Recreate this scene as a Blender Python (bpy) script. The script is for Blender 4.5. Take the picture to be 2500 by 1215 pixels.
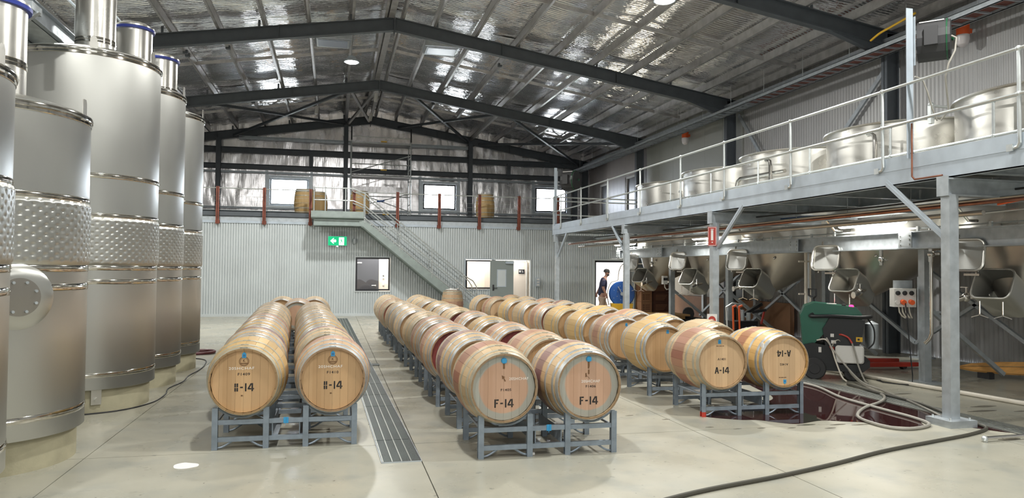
import bpy, bmesh, math, random
import numpy as np
from mathutils import Vector, Matrix
random.seed(7); RNG = np.random.RandomState(7)
SC = bpy.context.scene; COL = SC.collection; PI = math.pi
for o in list(bpy.data.objects): bpy.data.objects.remove(o)

# ------------------------------------------------------------------ camera, world, light, exposure
YAW, PIT, ROLL, EYE = .2369, .0279, .0093, 1.65
f = Vector((math.sin(YAW)*math.cos(PIT), math.cos(YAW)*math.cos(PIT), math.sin(PIT)))
r0 = Vector((math.cos(YAW), -math.sin(YAW), 0)); u0 = r0.cross(f)
r = r0*math.cos(ROLL)+u0*math.sin(ROLL); u = -r0*math.sin(ROLL)+u0*math.cos(ROLL)
cd = bpy.data.cameras.new('camera'); cam = bpy.data.objects.new('camera', cd); COL.objects.link(cam)
cam.matrix_world = Matrix(((r.x, u.x, -f.x, 0), (r.y, u.y, -f.y, 0), (r.z, u.z, -f.z, EYE), (0, 0, 0, 1)))
cd.sensor_width = 36; cd.lens = 25.92; cd.clip_start = .05; cd.clip_end = 300
SC.camera = cam
W = bpy.data.worlds.new('world'); SC.world = W; W.use_nodes = True
bg = W.node_tree.nodes['Background']; bg.inputs[0].default_value = (.80, .89, 1, 1); bg.inputs[1].default_value = 34.0
SC.view_settings.view_transform = 'Standard'; SC.view_settings.look = 'None'
SC.view_settings.gamma = 1; SC.view_settings.use_curve_mapping = False
SC.view_settings.exposure = 0.12

def light(name, kind, loc, energy, color=(1, 1, 1), size=.4, sy=None, rot=(0, 0, 0), parent=None, spread=None):
    d = bpy.data.lights.new(name, kind); d.energy = energy; d.color = color
    if kind == 'AREA':
        d.shape = 'RECTANGLE' if sy else 'DISK'; d.size = size
        if sy: d.size_y = sy
        if spread: d.spread = spread
    o = bpy.data.objects.new(name, d); COL.objects.link(o); o.location = loc; o.rotation_euler = rot
    if parent: o.parent = parent
    return o
# unseen fill lamp added in front of the closed wall behind the camera
light('front_fill', 'AREA', (2.0, -7.95, 2.3), 150, (.93, .97, 1), 8.0, 4.2, (PI/2, 0, 0))
HIGHBAY_W, TUBE_W, ROOM_W = 290, 32, 260
HIGHBAY_C = (1, .995, .955)

# ------------------------------------------------------------------ materials
def mat(name, col, rough=.5, metal=0., var=0., vs=3., bump=0., bs=60., rvar=0., col2=None, aniso=0., coat=0., spec=.5, vdet=4., stretch=(1, 1, 1), mapscale=None):
    m = bpy.data.materials.new(name); m.use_nodes = True; nt = m.node_tree; N = nt.nodes; L = nt.links
    b = N['Principled BSDF']; b.inputs['Base Color'].default_value = (*col, 1)
    b.inputs['Roughness'].default_value = rough; b.inputs['Metallic'].default_value = metal
    b.inputs['Specular IOR Level'].default_value = spec
    if coat: b.inputs['Coat Weight'].default_value = coat
    if aniso:
        b.inputs['Anisotropic'].default_value = aniso; tg = N.new('ShaderNodeTangent'); tg.direction_type = 'RADIAL'; tg.axis = 'Z'; L.new(tg.outputs[0], b.inputs['Tangent'])
    if var or bump or rvar:
        tc = N.new('ShaderNodeTexCoord'); mp = N.new('ShaderNodeMapping'); mp.inputs['Scale'].default_value = stretch
        L.new(tc.outputs['Object'], mp.inputs['Vector'])
    if var or rvar:
        n = N.new('ShaderNodeTexNoise'); n.inputs['Scale'].default_value = vs; n.inputs['Detail'].default_value = vdet
        L.new(mp.outputs[0], n.inputs['Vector'])
        cr = N.new('ShaderNodeMapRange'); cr.inputs[1].default_value = .3; cr.inputs[2].default_value = .7
        L.new(n.outputs[0], cr.inputs[0])
    if var:
        mx = N.new('ShaderNodeMix'); mx.data_type = 'RGBA'
        c2 = col2 if col2 else tuple(min(1, c*(1+var)) for c in col)
        c1 = col if col2 else tuple(c*(1-var) for c in col)
        mx.inputs[6].default_value = (*c1, 1); mx.inputs[7].default_value = (*c2, 1)
        L.new(cr.outputs[0], mx.inputs[0]); L.new(mx.outputs[2], b.inputs['Base Color'])
    if rvar:
        mr = N.new('ShaderNodeMapRange'); mr.inputs[3].default_value = max(.02, rough-rvar); mr.inputs[4].default_value = rough+rvar
        L.new(cr.outputs[0], mr.inputs[0]); L.new(mr.outputs[0], b.inputs['Roughness'])
    if bump:
        n2 = N.new('ShaderNodeTexNoise'); n2.inputs['Scale'].default_value = bs; n2.inputs['Detail'].default_value = 3
        L.new(mp.outputs[0], n2.inputs['Vector'])
        bp = N.new('ShaderNodeBump'); bp.inputs['Strength'].default_value = bump; bp.inputs['Distance'].default_value = .02
        L.new(n2.outputs[0], bp.inputs['Height']); L.new(bp.outputs[0], b.inputs['Normal'])
    return m
def emit(name, col, s):
    m = bpy.data.materials.new(name); m.use_nodes = True; b = m.node_tree.nodes['Principled BSDF']
    b.inputs['Base Color'].default_value = (*col, 1); b.inputs['Emission Color'].default_value = (*col, 1); b.inputs['Emission Strength'].default_value = s
    return m
M = {}
M['galv'] = mat('galvanised_steel', (.46, .50, .53), .42, .55, .13, 9, .04, 40, .06)
M['galv_pale'] = mat('pale_galvanised_steel', (.46, .52, .58), .45, .35, .08, 5, 0, 40, .05)
M['galv_tube'] = mat('galvanised_tube', (.58, .61, .61), .33, .65, .06, 14)
M['rack'] = mat('rack_steel', (.24, .285, .335), .45, .4, .15, 12, .05, 60, .08)
M['hoop'] = mat('hoop_steel', (.43, .45, .455), .4, .5, .15, 7, .03, 50, .08, stretch=(1, 3, 1))
M['hoop_dull'] = mat('dull_hoop_steel', (.40, .365, .28), .5, .3, .18, 9, .03, 50, .08)
M['steel_frame'] = mat('dark_painted_steel', (.085, .098, .112), .5, 0, .12, 4, 0, 30, .05)
M['purlin'] = mat('zinc_purlin', (.48, .475, .475), .38, .6, .2, 5, .03, 30, .08)
M['rust'] = mat('red_oxide_primer', (.20, .052, .03), .55, 0, .3, 6)
M['stainless'] = mat('brushed_stainless', (.565, .565, .535), .36, .95, .04, 1.6, 0, 30, .04, stretch=(1, 1, .4), aniso=.8)
M['stainless_mid'] = mat('stainless_sheet', (.66, .645, .60), .30, .93, .06, 2.2, .01, 30, .05)
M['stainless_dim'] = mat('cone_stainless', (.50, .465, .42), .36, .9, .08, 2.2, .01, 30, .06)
M['polish'] = mat('polished_weld_band', (.62, .60, .55), .1, 1, .1, 30)
M['chrome'] = mat('polished_fitting', (.72, .70, .67), .15, 1)
M['blue_lid'] = mat('blue_lid_seal', (.03, .05, .30), .4)
M['concrete_plinth'] = mat('concrete_plinth', (.40, .37, .255), .6, 0, .14, 5, .05, 60, .05)
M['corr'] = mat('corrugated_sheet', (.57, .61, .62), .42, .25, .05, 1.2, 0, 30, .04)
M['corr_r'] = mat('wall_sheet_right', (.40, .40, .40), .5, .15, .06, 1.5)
M['panel'] = mat('coolroom_panel', (.34, .35, .325), .45, 0, .05, .8)
M['panel_w'] = mat('pale_wall_sheet', (.62, .63, .61), .5)
M['stair'] = mat('stair_grey', (.27, .315, .30), .45, .25, .1, 6)
M['reel_green'] = mat('reel_green', (.008, .075, .03), .35)
M['panel_p'] = mat('grooved_panel', (.36, .32, .30), .45, 0, .05, .8)
M['black'] = mat('black_plastic', (.012, .013, .015), .4)
M['frame_black'] = mat('black_window_frame', (.014, .015, .02), .35)
M['dark'] = mat('dark_rubber', (.03, .03, .032), .6)
M['white'] = mat('white_plastic', (.72, .71, .68), .4)
M['cream'] = mat('cream_wall', (.68, .60, .52), .6)
M['greydoor'] = mat('grey_door', (.25, .285, .275), .45)
M['whitedoor'] = mat('white_door', (.66, .585, .52), .45)
M['charcoal_door'] = mat('charcoal_door', (.045, .045, .052), .3)
M['copper'] = mat('copper_pipe', (.30, .13, .085), .3, .8, .3, 4)
M['green'] = mat('green_machine_paint', (.015, .115, .075), .28, 0, .1, 3)
M['red'] = mat('red_paint', (.45, .04, .025), .4)
M['orange'] = mat('orange_plastic', (.85, .13, .03), .4)
M['yellow'] = mat('yellow_paint', (.72, .42, .02), .4)
M['blue'] = mat('blue_plastic', (.012, .09, .36), .35)
M['tagblue'] = mat('blue_tag', (.035, .30, .58), .5)
M['hose_grey'] = mat('grey_hose', (.30, .285, .25), .5)
M['hose_dark'] = mat('dark_hose', (.062, .058, .045), .5)
M['hose_red'] = mat('wine_hose', (.12, .03, .035), .4)
M['pvc'] = mat('white_pvc_pipe', (.70, .655, .57), .35, 0, .08, 2)
M['card'] = mat('cardboard', (.33, .17, .09), .7, 0, .1, 4)
M['card_dark'] = mat('printed_cardboard', (.11, .045, .03), .6, 0, .15, 6)
M['pallet'] = mat('raw_timber', (.42, .25, .10), .6, 0, .2, 5, .1, 40, stretch=(1, 8, 8))
M['pine'] = mat('varnished_pine', (.72, .38, .12), .35, 0, .15, 3, stretch=(1, 8, 8))
M['ink'] = mat('stencil_ink', (.012, .010, .010), .6)
M['ink2'] = mat('marker_ink', (.03, .018, .015), .6)
M['chalk'] = mat('chalk', (.85, .83, .80), .8)
M['burn'] = mat('branded_mark', (.17, .085, .035), .7)
M['skin'] = mat('skin', (.30, .16, .115), .55, 0, .08, 8)
M['navy'] = mat('navy_cotton', (.022, .024, .055), .85, 0, .15, 8, .15, 30)
M['khaki'] = mat('khaki_cotton', (.33, .245, .185), .85, 0, .1, 8, .15, 30)
M['cap'] = mat('dark_cap', (.015, .015, .015), .8)
M['rope'] = mat('rope', (.42, .38, .28), .9, 0, .2, 30)
M['sign_green'] = emit('exit_sign_green', (.0, .40, .16), 1.0)
M['sign_white'] = emit('exit_sign_white', (.9, 1, .95), 1.6)
M['lamp'] = emit('lamp_lens', (1, 1, .95), 18)
M['tube'] = emit('tube_diffuser', (1, .98, .90), 4.5)
M['led'] = emit('red_led', (1, .02, .12), 5)
M['paper'] = mat('paper_label', (.75, .73, .70), .7)
M['clear_dome'] = mat('frosted_dome', (.70, .66, .66), .3)
M['shade_lens'] = mat('roof_fitting_lens', (.33, .38, .48), .25)
M['straw'] = mat('grate_edge', (.50, .52, .48), .35, .7)
M['grate'] = mat('drain_grate', (.055, .07, .066), .5, .2, .35, 6, .3, 90, .05)
M['grate_galv'] = mat('galvanised_grating', (.38, .40, .38), .4, .6, .2, 20)

def foil_mat(name, base, rough, bscale, bstr, stretch):
    m = mat(name, base, rough, .88, .08, 1.3, 0, 30, .04)
    nt = m.node_tree; N = nt.nodes; L = nt.links; b = N['Principled BSDF']
    tc = N.new('ShaderNodeTexCoord'); mp = N.new('ShaderNodeMapping'); mp.inputs['Scale'].default_value = stretch
    L.new(tc.outputs['Object'], mp.inputs['Vector'])
    n = N.new('ShaderNodeTexNoise'); n.inputs['Scale'].default_value = bscale; n.inputs['Detail'].default_value = 4; n.inputs['Roughness'].default_value = .55
    v = N.new('ShaderNodeTexVoronoi'); v.inputs['Scale'].default_value = bscale*1.6
    L.new(mp.outputs[0], n.inputs['Vector']); L.new(mp.outputs[0], v.inputs['Vector'])
    a = N.new('ShaderNodeMath'); a.operation = 'ADD'; L.new(n.outputs[0], a.inputs[0])
    k = N.new('ShaderNodeMath'); k.operation = 'MULTIPLY'; k.inputs[1].default_value = .35; L.new(v.outputs['Distance'], k.inputs[0]); L.new(k.outputs[0], a.inputs[1])
    bp = N.new('ShaderNodeBump'); bp.inputs['Strength'].default_value = bstr; bp.inputs['Distance'].default_value = .03
    L.new(a.outputs[0], bp.inputs['Height']); L.new(bp.outputs[0], b.inputs['Normal'])
    return m
M['foil'] = foil_mat('roof_foil_blanket', (.95, .935, .945), .09, 7, .26, (1, 1.6, 1))
M['foil_wall'] = foil_mat('wall_foil_blanket', (.78, .76, .775), .27, 5, .22, (2.2, 1, .35))

def floor_mat():
    m = mat('sealed_concrete', (.40, .39, .325), .3, 0, .0, 1)
    nt = m.node_tree; N = nt.nodes; L = nt.links; b = N['Principled BSDF']
    g = N.new('ShaderNodeNewGeometry')
    def noise(s, d, lo, hi, st=(1, 1, 1)):
        mp = N.new('ShaderNodeMapping'); mp.inputs['Scale'].default_value = st; L.new(g.outputs['Position'], mp.inputs['Vector'])
        n = N.new('ShaderNodeTexNoise'); n.inputs['Scale'].default_value = s; n.inputs['Detail'].default_value = d; L.new(mp.outputs[0], n.inputs['Vector'])
        r_ = N.new('ShaderNodeMapRange'); r_.inputs[1].default_value = lo; r_.inputs[2].default_value = hi; L.new(n.outputs[0], r_.inputs[0]); return r_.outputs[0]
    def mix(fac, A, B):
        mx = N.new('ShaderNodeMix'); mx.data_type = 'RGBA'
        L.new(fac, mx.inputs[0])
        for i, c in ((6, A), (7, B)):
            if isinstance(c, tuple): mx.inputs[i].default_value = (*c, 1)
            else: L.new(c, mx.inputs[i])
        return mx.outputs[2]
    c = mix(noise(.8, 5, .35, .65), (.335, .327, .27), (.42, .40, .325))
    c = mix(noise(2.6, 6, .5, .75), c, (.30, .303, .265))
    c = mix(noise(9, 4, .66, .74), c, (.25, .245, .205))
    c = mix(noise(22, 3, .70, .74), c, (.16, .15, .12))
    L.new(c, b.inputs['Base Color'])
    r_ = N.new('ShaderNodeMapRange'); r_.inputs[3].default_value = .22; r_.inputs[4].default_value = .42
    L.new(noise(1.4, 4, .3, .7), r_.inputs[0]); L.new(r_.outputs[0], b.inputs['Roughness'])
    return m
M['floor'] = floor_mat()
M['puddle'] = mat('wine_puddle', (.035, .012, .012), .02, 0, 0, 1, spec=.6)
M['damp'] = mat('damp_concrete', (.17, .155, .12), .12)
M['white_paint'] = mat('white_spill', (.9, .9, .9), .4)
g = M['glass'] = bpy.data.materials.new('window_glass'); g.use_nodes = True
_n = g.node_tree.nodes; _n.remove(_n['Principled BSDF']); _t = _n.new('ShaderNodeBsdfTransparent'); _g = _n.new('ShaderNodeBsdfGlossy'); _g.inputs['Roughness'].default_value = .02
_m = _n.new('ShaderNodeMixShader'); _f = _n.new('ShaderNodeFresnel'); _f.inputs[0].default_value = 1.45
_l = g.node_tree.links; _l.new(_f.outputs[0], _m.inputs[0]); _l.new(_t.outputs[0], _m.inputs[1]); _l.new(_g.outputs[0], _m.inputs[2]); _l.new(_m.outputs[0], _n['Material Output'].inputs[0])

HL_ = .468
def wood_mat(name, c1, c2, stain=None, sw=.15, head=False, tint=(1, 1, 1), ring=None):
    """Oak. Barrel axis is local Y. Each stave (or head board) gets a tone of its own; a wine stain runs round the bilge."""
    m = bpy.data.materials.new(name); m.use_nodes = True; nt = m.node_tree; N = nt.nodes; L = nt.links; b = N['Principled BSDF']
    b.inputs['Roughness'].default_value = .55
    tc = N.new('ShaderNodeTexCoord'); sp = N.new('ShaderNodeSeparateXYZ'); L.new(tc.outputs['Object'], sp.inputs[0])
    oi = N.new('ShaderNodeObjectInfo')
    def math_(op, a, b2=None):
        n = N.new('ShaderNodeMath'); n.operation = op
        for i, v in enumerate((a, b2)):
            if v is None: continue
            if isinstance(v, (int, float)): n.inputs[i].default_value = v
            else: L.new(v, n.inputs[i])
        return n.outputs[0]
    if head: idx = math_('FLOOR', math_('MULTIPLY', math_('ADD', sp.outputs[0], .5), 12.5))
    else: idx = math_('FLOOR', math_('MULTIPLY', math_('ADD', math_('ARCTAN2', sp.outputs[0], sp.outputs[2]), PI), 24/(2*PI)))
    wn = N.new('ShaderNodeTexWhiteNoise'); wn.noise_dimensions = '1D'; L.new(idx, wn.inputs['W'])
    mp = N.new('ShaderNodeMapping'); mp.inputs['Scale'].default_value = (30, 30, 3.5) if head else (26, 2.2, 26)
    L.new(tc.outputs['Object'], mp.inputs[0])
    gr = N.new('ShaderNodeTexNoise'); gr.inputs['Scale'].default_value = 1; gr.inputs['Detail'].default_value = 4; L.new(mp.outputs[0], gr.inputs['Vector'])
    fac = math_('ADD', math_('MULTIPLY', wn.outputs[0], .55), math_('MULTIPLY', gr.outputs[0], .45))
    mx = N.new('ShaderNodeMix'); mx.data_type = 'RGBA'; mx.inputs[6].default_value = (*c1, 1); mx.inputs[7].default_value = (*c2, 1); L.new(fac, mx.inputs[0])
    out = mx.outputs[2]
    if stain:
        nz = N.new('ShaderNodeTexNoise'); nz.inputs['Scale'].default_value = 7; nz.inputs['Detail'].default_value = 3; L.new(tc.outputs['Object'], nz.inputs['Vector'])
        d = math_('ADD', math_('ABSOLUTE', sp.outputs[1]), math_('MULTIPLY', math_('SUBTRACT', nz.outputs[0], .5), .09))
        mr = N.new('ShaderNodeMapRange'); mr.inputs[1].default_value = sw-.012; mr.inputs[2].default_value = sw+.012; mr.inputs[3].default_value = 1; mr.inputs[4].default_value = 0; L.new(d, mr.inputs[0])
        mot = math_('MULTIPLY', mr.outputs[0], math_('ADD', .45, math_('MULTIPLY', wn.outputs[0], .5)))
        m2 = N.new('ShaderNodeMix'); m2.data_type = 'RGBA'; m2.inputs[7].default_value = (*stain, 1); L.new(mot, m2.inputs[0]); L.new(out, m2.inputs[6]); out = m2.outputs[2]
    if ring:
        rr = math_('SQRT', math_('ADD', math_('MULTIPLY', sp.outputs[0], sp.outputs[0]), math_('MULTIPLY', sp.outputs[2], sp.outputs[2])))
        nz = N.new('ShaderNodeTexNoise'); nz.inputs['Scale'].default_value = 6; L.new(tc.outputs['Object'], nz.inputs['Vector'])
        rr = math_('ADD', rr, math_('MULTIPLY', math_('SUBTRACT', nz.outputs[0], .5), .03))
        mr = N.new('ShaderNodeMapRange'); mr.inputs[1].default_value = .216; mr.inputs[2].default_value = .230; L.new(rr, mr.inputs[0])
        m2 = N.new('ShaderNodeMix'); m2.data_type = 'RGBA'; m2.inputs[7].default_value = (*ring, 1); L.new(mr.outputs[0], m2.inputs[0]); L.new(out, m2.inputs[6]); out = m2.outputs[2]
    if not head:
        eg = N.new('ShaderNodeMapRange'); eg.inputs[1].default_value = HL_-.004; eg.inputs[2].default_value = HL_-.002; eg.inputs[4].default_value = .75; L.new(math_('ABSOLUTE', sp.outputs[1]), eg.inputs[0])
        m3 = N.new('ShaderNodeMix'); m3.data_type = 'RGBA'; m3.inputs[7].default_value = (.20, .12, .06, 1); L.new(eg.outputs[0], m3.inputs[0]); L.new(out, m3.inputs[6]); out = m3.outputs[2]
    # each barrel a touch lighter or darker
    hs = N.new('ShaderNodeHueSaturation'); L.new(out, hs.inputs['Color'])
    L.new(math_('ADD', .9, math_('MULTIPLY', oi.outputs['Random'], .2)), hs.inputs['Value'])
    L.new(hs.outputs[0], b.inputs['Base Color'])
    bp = N.new('ShaderNodeBump'); bp.inputs['Strength'].default_value = .12; bp.inputs['Distance'].default_value = .01; L.new(gr.outputs[0], bp.inputs['Height']); L.new(bp.outputs[0], b.inputs['Normal'])
    return m
OAK1, OAK2 = (.42, .29, .16), (.57, .42, .25)
WOOD = {'pale': wood_mat('oak_pale', OAK1, OAK2),
        'gold': wood_mat('oak_golden', (.45, .285, .11), (.60, .415, .19)),
        'red': wood_mat('oak_red_bilge', OAK1, OAK2, (.28, .10, .065)),
        'purple': wood_mat('oak_purple_bilge', OAK1, OAK2, (.17, .08, .10), .11),
        'rose': wood_mat('oak_rose_bilge', (.41, .26, .15), (.55, .38, .225), (.36, .185, .13), .12),
        'drip': wood_mat('oak_dripped_bilge', (.50, .295, .095), (.68, .45, .18), (.22, .045, .02), .10)}
HEADW = {'tan': wood_mat('oak_head_tan', (.42, .255, .12), (.52, .34, .18), head=True),
         'pink': wood_mat('oak_head_grey_ring', (.46, .275, .175), (.54, .345, .24), head=True, ring=(.34, .34, .30)),
         'light': wood_mat('oak_head_light', (.44, .285, .155), (.54, .375, .22), head=True),
         'wine': wood_mat('oak_head_wine', (.12, .02, .02), (.20, .04, .035), head=True)}

# ------------------------------------------------------------------ mesh building
class MB:
    def __init__(s): s.v = []; s.f = []; s.m = []
    def add(s, vs, fs, mi=0):
        n = len(s.v); s.v.extend(tuple(v) for v in vs); s.f.extend(tuple(n+i for i in q) for q in fs); s.m.extend([mi]*len(fs)); return s
    def hexa(s, P, mi=0): return s.add(P, [(0, 3, 2, 1), (4, 5, 6, 7), (0, 1, 5, 4), (1, 2, 6, 5), (2, 3, 7, 6), (3, 0, 4, 7)], mi)
    def box(s, x0, x1, y0, y1, z0, z1, mi=0):
        return s.hexa([(x0, y0, z0), (x1, y0, z0), (x1, y1, z0), (x0, y1, z0), (x0, y0, z1), (x1, y0, z1), (x1, y1, z1), (x0, y1, z1)], mi)
    def cbox(s, c, d, mi=0):
        return s.box(c[0]-d[0]/2, c[0]+d[0]/2, c[1]-d[1]/2, c[1]+d[1]/2, c[2]-d[2]/2, c[2]+d[2]/2, mi)
    def bar(s, p, q, w, h, up=(0, 0, 1), off=(0, 0), mi=0):
        """rectangular bar from p to q, w across, h along 'up'"""
        p, q = Vector(p), Vector(q); d = (q-p).normalized(); up = Vector(up)
        a = d.cross(up)
        if a.length < 1e-4: a = d.cross(Vector((1, 0, 0)))
        a.normalize(); b = a.cross(d).normalized(); o = a*off[0]+b*off[1]
        P = [e+o+a*sx*w/2+b*sy*h/2 for e in (p, q) for sx, sy in ((-1, -1), (1, -1), (1, 1), (-1, 1))]
        return s.add(P, [(0, 1, 2, 3), (7, 6, 5, 4), (0, 4, 5, 1), (1, 5, 6, 2), (2, 6, 7, 3), (3, 7, 4, 0)], mi)
    def ibeam(s, p, q, w, h, up=(0, 0, 1), t=.014, mi=0):
        s.bar(p, q, t, h, up, (0, 0), mi); s.bar(p, q, w, t*1.3, up, (0, h/2-t*.65), mi); return s.bar(p, q, w, t*1.3, up, (0, -h/2+t*.65), mi)
    def chan(s, p, q, w, h, up=(0, 0, 1), t=.012, side=1, mi=0):
        s.bar(p, q, t, h, up, (-side*(w/2-t/2), 0), mi); s.bar(p, q, w, t, up, (0, h/2-t/2), mi); return s.bar(p, q, w, t, up, (0, -h/2+t/2), mi)
    def tube(s, pts, rad, seg=8, closed=False, cap=True, mi=0):
        P = [Vector(p) for p in pts]; n = len(P); rings = []; prev = None
        for i, p in enumerate(P):
            if closed: d = (P[(i+1) % n]-P[i-1]).normalized()
            elif i == 0: d = (P[1]-P[0]).normalized()
            elif i == n-1: d = (P[-1]-P[-2]).normalized()
            else: d = ((P[i+1]-p).normalized()+(p-P[i-1]).normalized()).normalized()
            if prev is None:
                a = d.cross(Vector((0, 0, 1)))
                if a.length < 1e-3: a = d.cross(Vector((1, 0, 0)))
            else: a = prev-d*prev.dot(d)
            a.normalize(); prev = a; b = d.cross(a)
            rr = rad[i] if hasattr(rad, '__len__') else rad
            rings.append([p+(a*math.cos(t)+b*math.sin(t))*rr for t in (2*PI*k/seg for k in range(seg))])
        V = [v for g_ in rings for v in g_]; F = []
        for i in range(n if closed else n-1):
            for k in range(seg):
                j = (i+1) % n; F.append((i*seg+k, i*seg+(k+1) % seg, j*seg+(k+1) % seg, j*seg+k))
        if cap and not closed: F.append(tuple(range(seg))[::-1]); F.append(tuple((n-1)*seg+k for k in range(seg)))
        return s.add(V, F, mi)
    def cyl(s, p, q, rad, seg=16, mi=0): return s.tube([p, q], rad, seg, mi=mi)
    def lathe(s, prof, c=(0, 0, 0), axis='z', seg=32, mi=0, a0=0, a1=2*PI):
        full = abs(a1-a0-2*PI) < 1e-6; k = seg if full else seg+1; V = []; F = []
        for rr, h in prof:
            for i in range(k):
                t = a0+(a1-a0)*i/seg; x, y = rr*math.cos(t), rr*math.sin(t)
                V.append({'z': (c[0]+x, c[1]+y, c[2]+h), 'y': (c[0]+x, c[1]+h, c[2]+y), 'x': (c[0]+h, c[1]+x, c[2]+y)}[axis])
        for j in range(len(prof)-1):
            for i in range(seg):
                n = (i+1) % k if full else i+1
                q = (j*k+i, j*k+n, (j+1)*k+n, (j+1)*k+i)
                F.append(q if axis != 'y' else q[::-1])
        return s.add(V, F, mi)
    def prism(s, poly, y0, y1, axis='y', mi=0):
        """poly of 2D points extruded; axis y: (x,z); axis x: (y,z); axis z: (x,y)"""
        def pt(a, b, h): return {'y': (a, h, b), 'x': (h, a, b), 'z': (a, b, h)}[axis]
        n = len(poly); V = [pt(a, b, y0) for a, b in poly]+[pt(a, b, y1) for a, b in poly]
        return s.add(V, [tuple(range(n))[::-1], tuple(range(n, 2*n))]+[(i, (i+1) % n, n+(i+1) % n, n+i) for i in range(n)], mi)
    def sphere(s, c, rad, seg=12, rings=8, sc=(1, 1, 1), mi=0):
        prof = [(rad*math.sin(PI*i/rings), -rad*math.cos(PI*i/rings)) for i in range(rings+1)]; n = len(s.v); s.lathe(prof, (0, 0, 0), 'z', seg, mi)
        for i in range(n, len(s.v)): v = s.v[i]; s.v[i] = (c[0]+v[0]*sc[0], c[1]+v[1]*sc[1], c[2]+v[2]*sc[2])
        return s
    def xf(s, mtx):
        s.v = [tuple(mtx @ Vector(v)) for v in s.v]; return s
    def mesh(s, name, mats, smooth=True, ang=35):
        me = bpy.data.meshes.new(name); me.from_pydata(s.v, [], s.f)
        for m in (mats if isinstance(mats, (list, tuple)) else [mats]): me.materials.append(m)
        if any(s.m): me.polygons.foreach_set('material_index', s.m)
        bm = bmesh.new(); bm.from_mesh(me); bmesh.ops.recalc_face_normals(bm, faces=bm.faces); bm.to_mesh(me); bm.free()
        if smooth: me.shade_smooth(); me.set_sharp_from_angle(angle=math.radians(ang))
        return me
    def build(s, name, mats, parent=None, loc=None, rot=None, smooth=True, ang=35, label=None):
        return obj(name, s.mesh(name, mats, smooth, ang), parent, loc, rot, label)
def obj(name, me, parent=None, loc=None, rot=None, label=None, kind=None):
    o = bpy.data.objects.new(name, me); COL.objects.link(o)
    if parent: o.parent = parent
    if loc: o.location = loc
    if rot: o.rotation_euler = rot
    if label: o['label'] = label
    if kind: o['kind'] = kind
    return o
def tag(o, label=None, cat=None, group=None, kind=None):
    if label: o['label'] = label
    if cat: o['category'] = cat
    if group: o['group'] = group
    if kind: o['kind'] = kind
    return o
def thing(name, label, cat, loc=(0, 0, 0), rz=0, group=None):
    o = bpy.data.objects.new(name, None); COL.objects.link(o); o.location = loc; o.rotation_euler = (0, 0, rz); o.empty_display_size = .2
    return tag(o, label, cat, group)
def copy_tree(o, parent=None):
    c = o.copy(); COL.objects.link(c)
    if parent: c.parent = parent
    for ch in list(o.children): copy_tree(ch, c)
    return c
def struct(name, b, m, parent=None, **k):
    o = b.build(name, m, parent, **k)
    if not parent: o['kind'] = 'structure'
    return o
FONT = bpy.data.curves.new('tmpfont', 'FONT')
def text_mesh(txt, size, m, thick=.0006, bold=0., squash=1.):
    c = bpy.data.curves.new('txt', 'FONT'); c.body = txt; c.size = size; c.extrude = thick; c.offset = bold; c.align_x = 'CENTER'; c.align_y = 'CENTER'
    c.resolution_u = 3; c.space_character = 1.12
    o = bpy.data.objects.new('txt', c); COL.objects.link(o); me = bpy.data.meshes.new_from_object(o.evaluated_get(bpy.context.evaluated_depsgraph_get()))
    bpy.data.objects.remove(o); me.materials.clear(); me.materials.append(m)
    for v in me.vertices: v.co.x *= squash
    return me
def interp_noise(nx, ny, gx, gy, amp=1., seed=0):
    """smooth random field on an nx x ny grid with gx x gy lattice cells"""
    R = np.random.RandomState(seed); G = R.rand(gx+2, gy+2)*2-1
    x = np.linspace(0, gx, nx); y = np.linspace(0, gy, ny); xi = np.minimum(x.astype(int), gx-1+1); yi = np.minimum(y.astype(int), gy)
    fx = x-xi; fy = y-yi; fx = fx*fx*(3-2*fx); fy = fy*fy*(3-2*fy)
    A = G[xi][:, yi]; B = G[np.minimum(xi+1, gx+1)][:, yi]; C_ = G[xi][:, np.minimum(yi+1, gy+1)]; D = G[np.minimum(xi+1, gx+1)][:, np.minimum(yi+1, gy+1)]
    FX = fx[:, None]; FY = fy[None, :]
    return amp*((A*(1-FX)+B*FX)*(1-FY)+(C_*(1-FX)+D*FX)*FY)
def grid_mesh(name, P, m, keep=None):
    """P: (nx,ny,3) array; keep: (nx-1,ny-1) bool"""
    nx, ny, _ = P.shape; idx = np.arange(nx*ny).reshape(nx, ny)
    q = np.stack([idx[:-1, :-1], idx[1:, :-1], idx[1:, 1:], idx[:-1, 1:]], -1)
    q = q[keep] if keep is not None else q.reshape(-1, 4)
    me = bpy.data.meshes.new(name); n = len(q)
    me.vertices.add(nx*ny); me.vertices.foreach_set('co', P.reshape(-1).astype(np.float32))
    me.loops.add(n*4); me.loops.foreach_set('vertex_index', q.reshape(-1).astype(np.int32))
    me.polygons.add(n); me.polygons.foreach_set('loop_start', np.arange(0, n*4, 4, dtype=np.int32))
    me.update(calc_edges=True); me.materials.append(m); me.shade_smooth(); return me

# ------------------------------------------------------------------ the setting
XL, XR, Y0, Y1 = -8.6, 11.55, -8.0, 32.6
AX, ZA, SL = 1.45, 8.22, .158            # ridge x, rafter top at ridge, roof slope
YW = 26.1                                 # lower cross wall under the mezzanine
FR = [0.0, 6.5, 13.0, 19.4, 26.0, 32.3]   # portal frames
def ztop(x): return ZA-abs(x-AX)*SL
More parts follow.
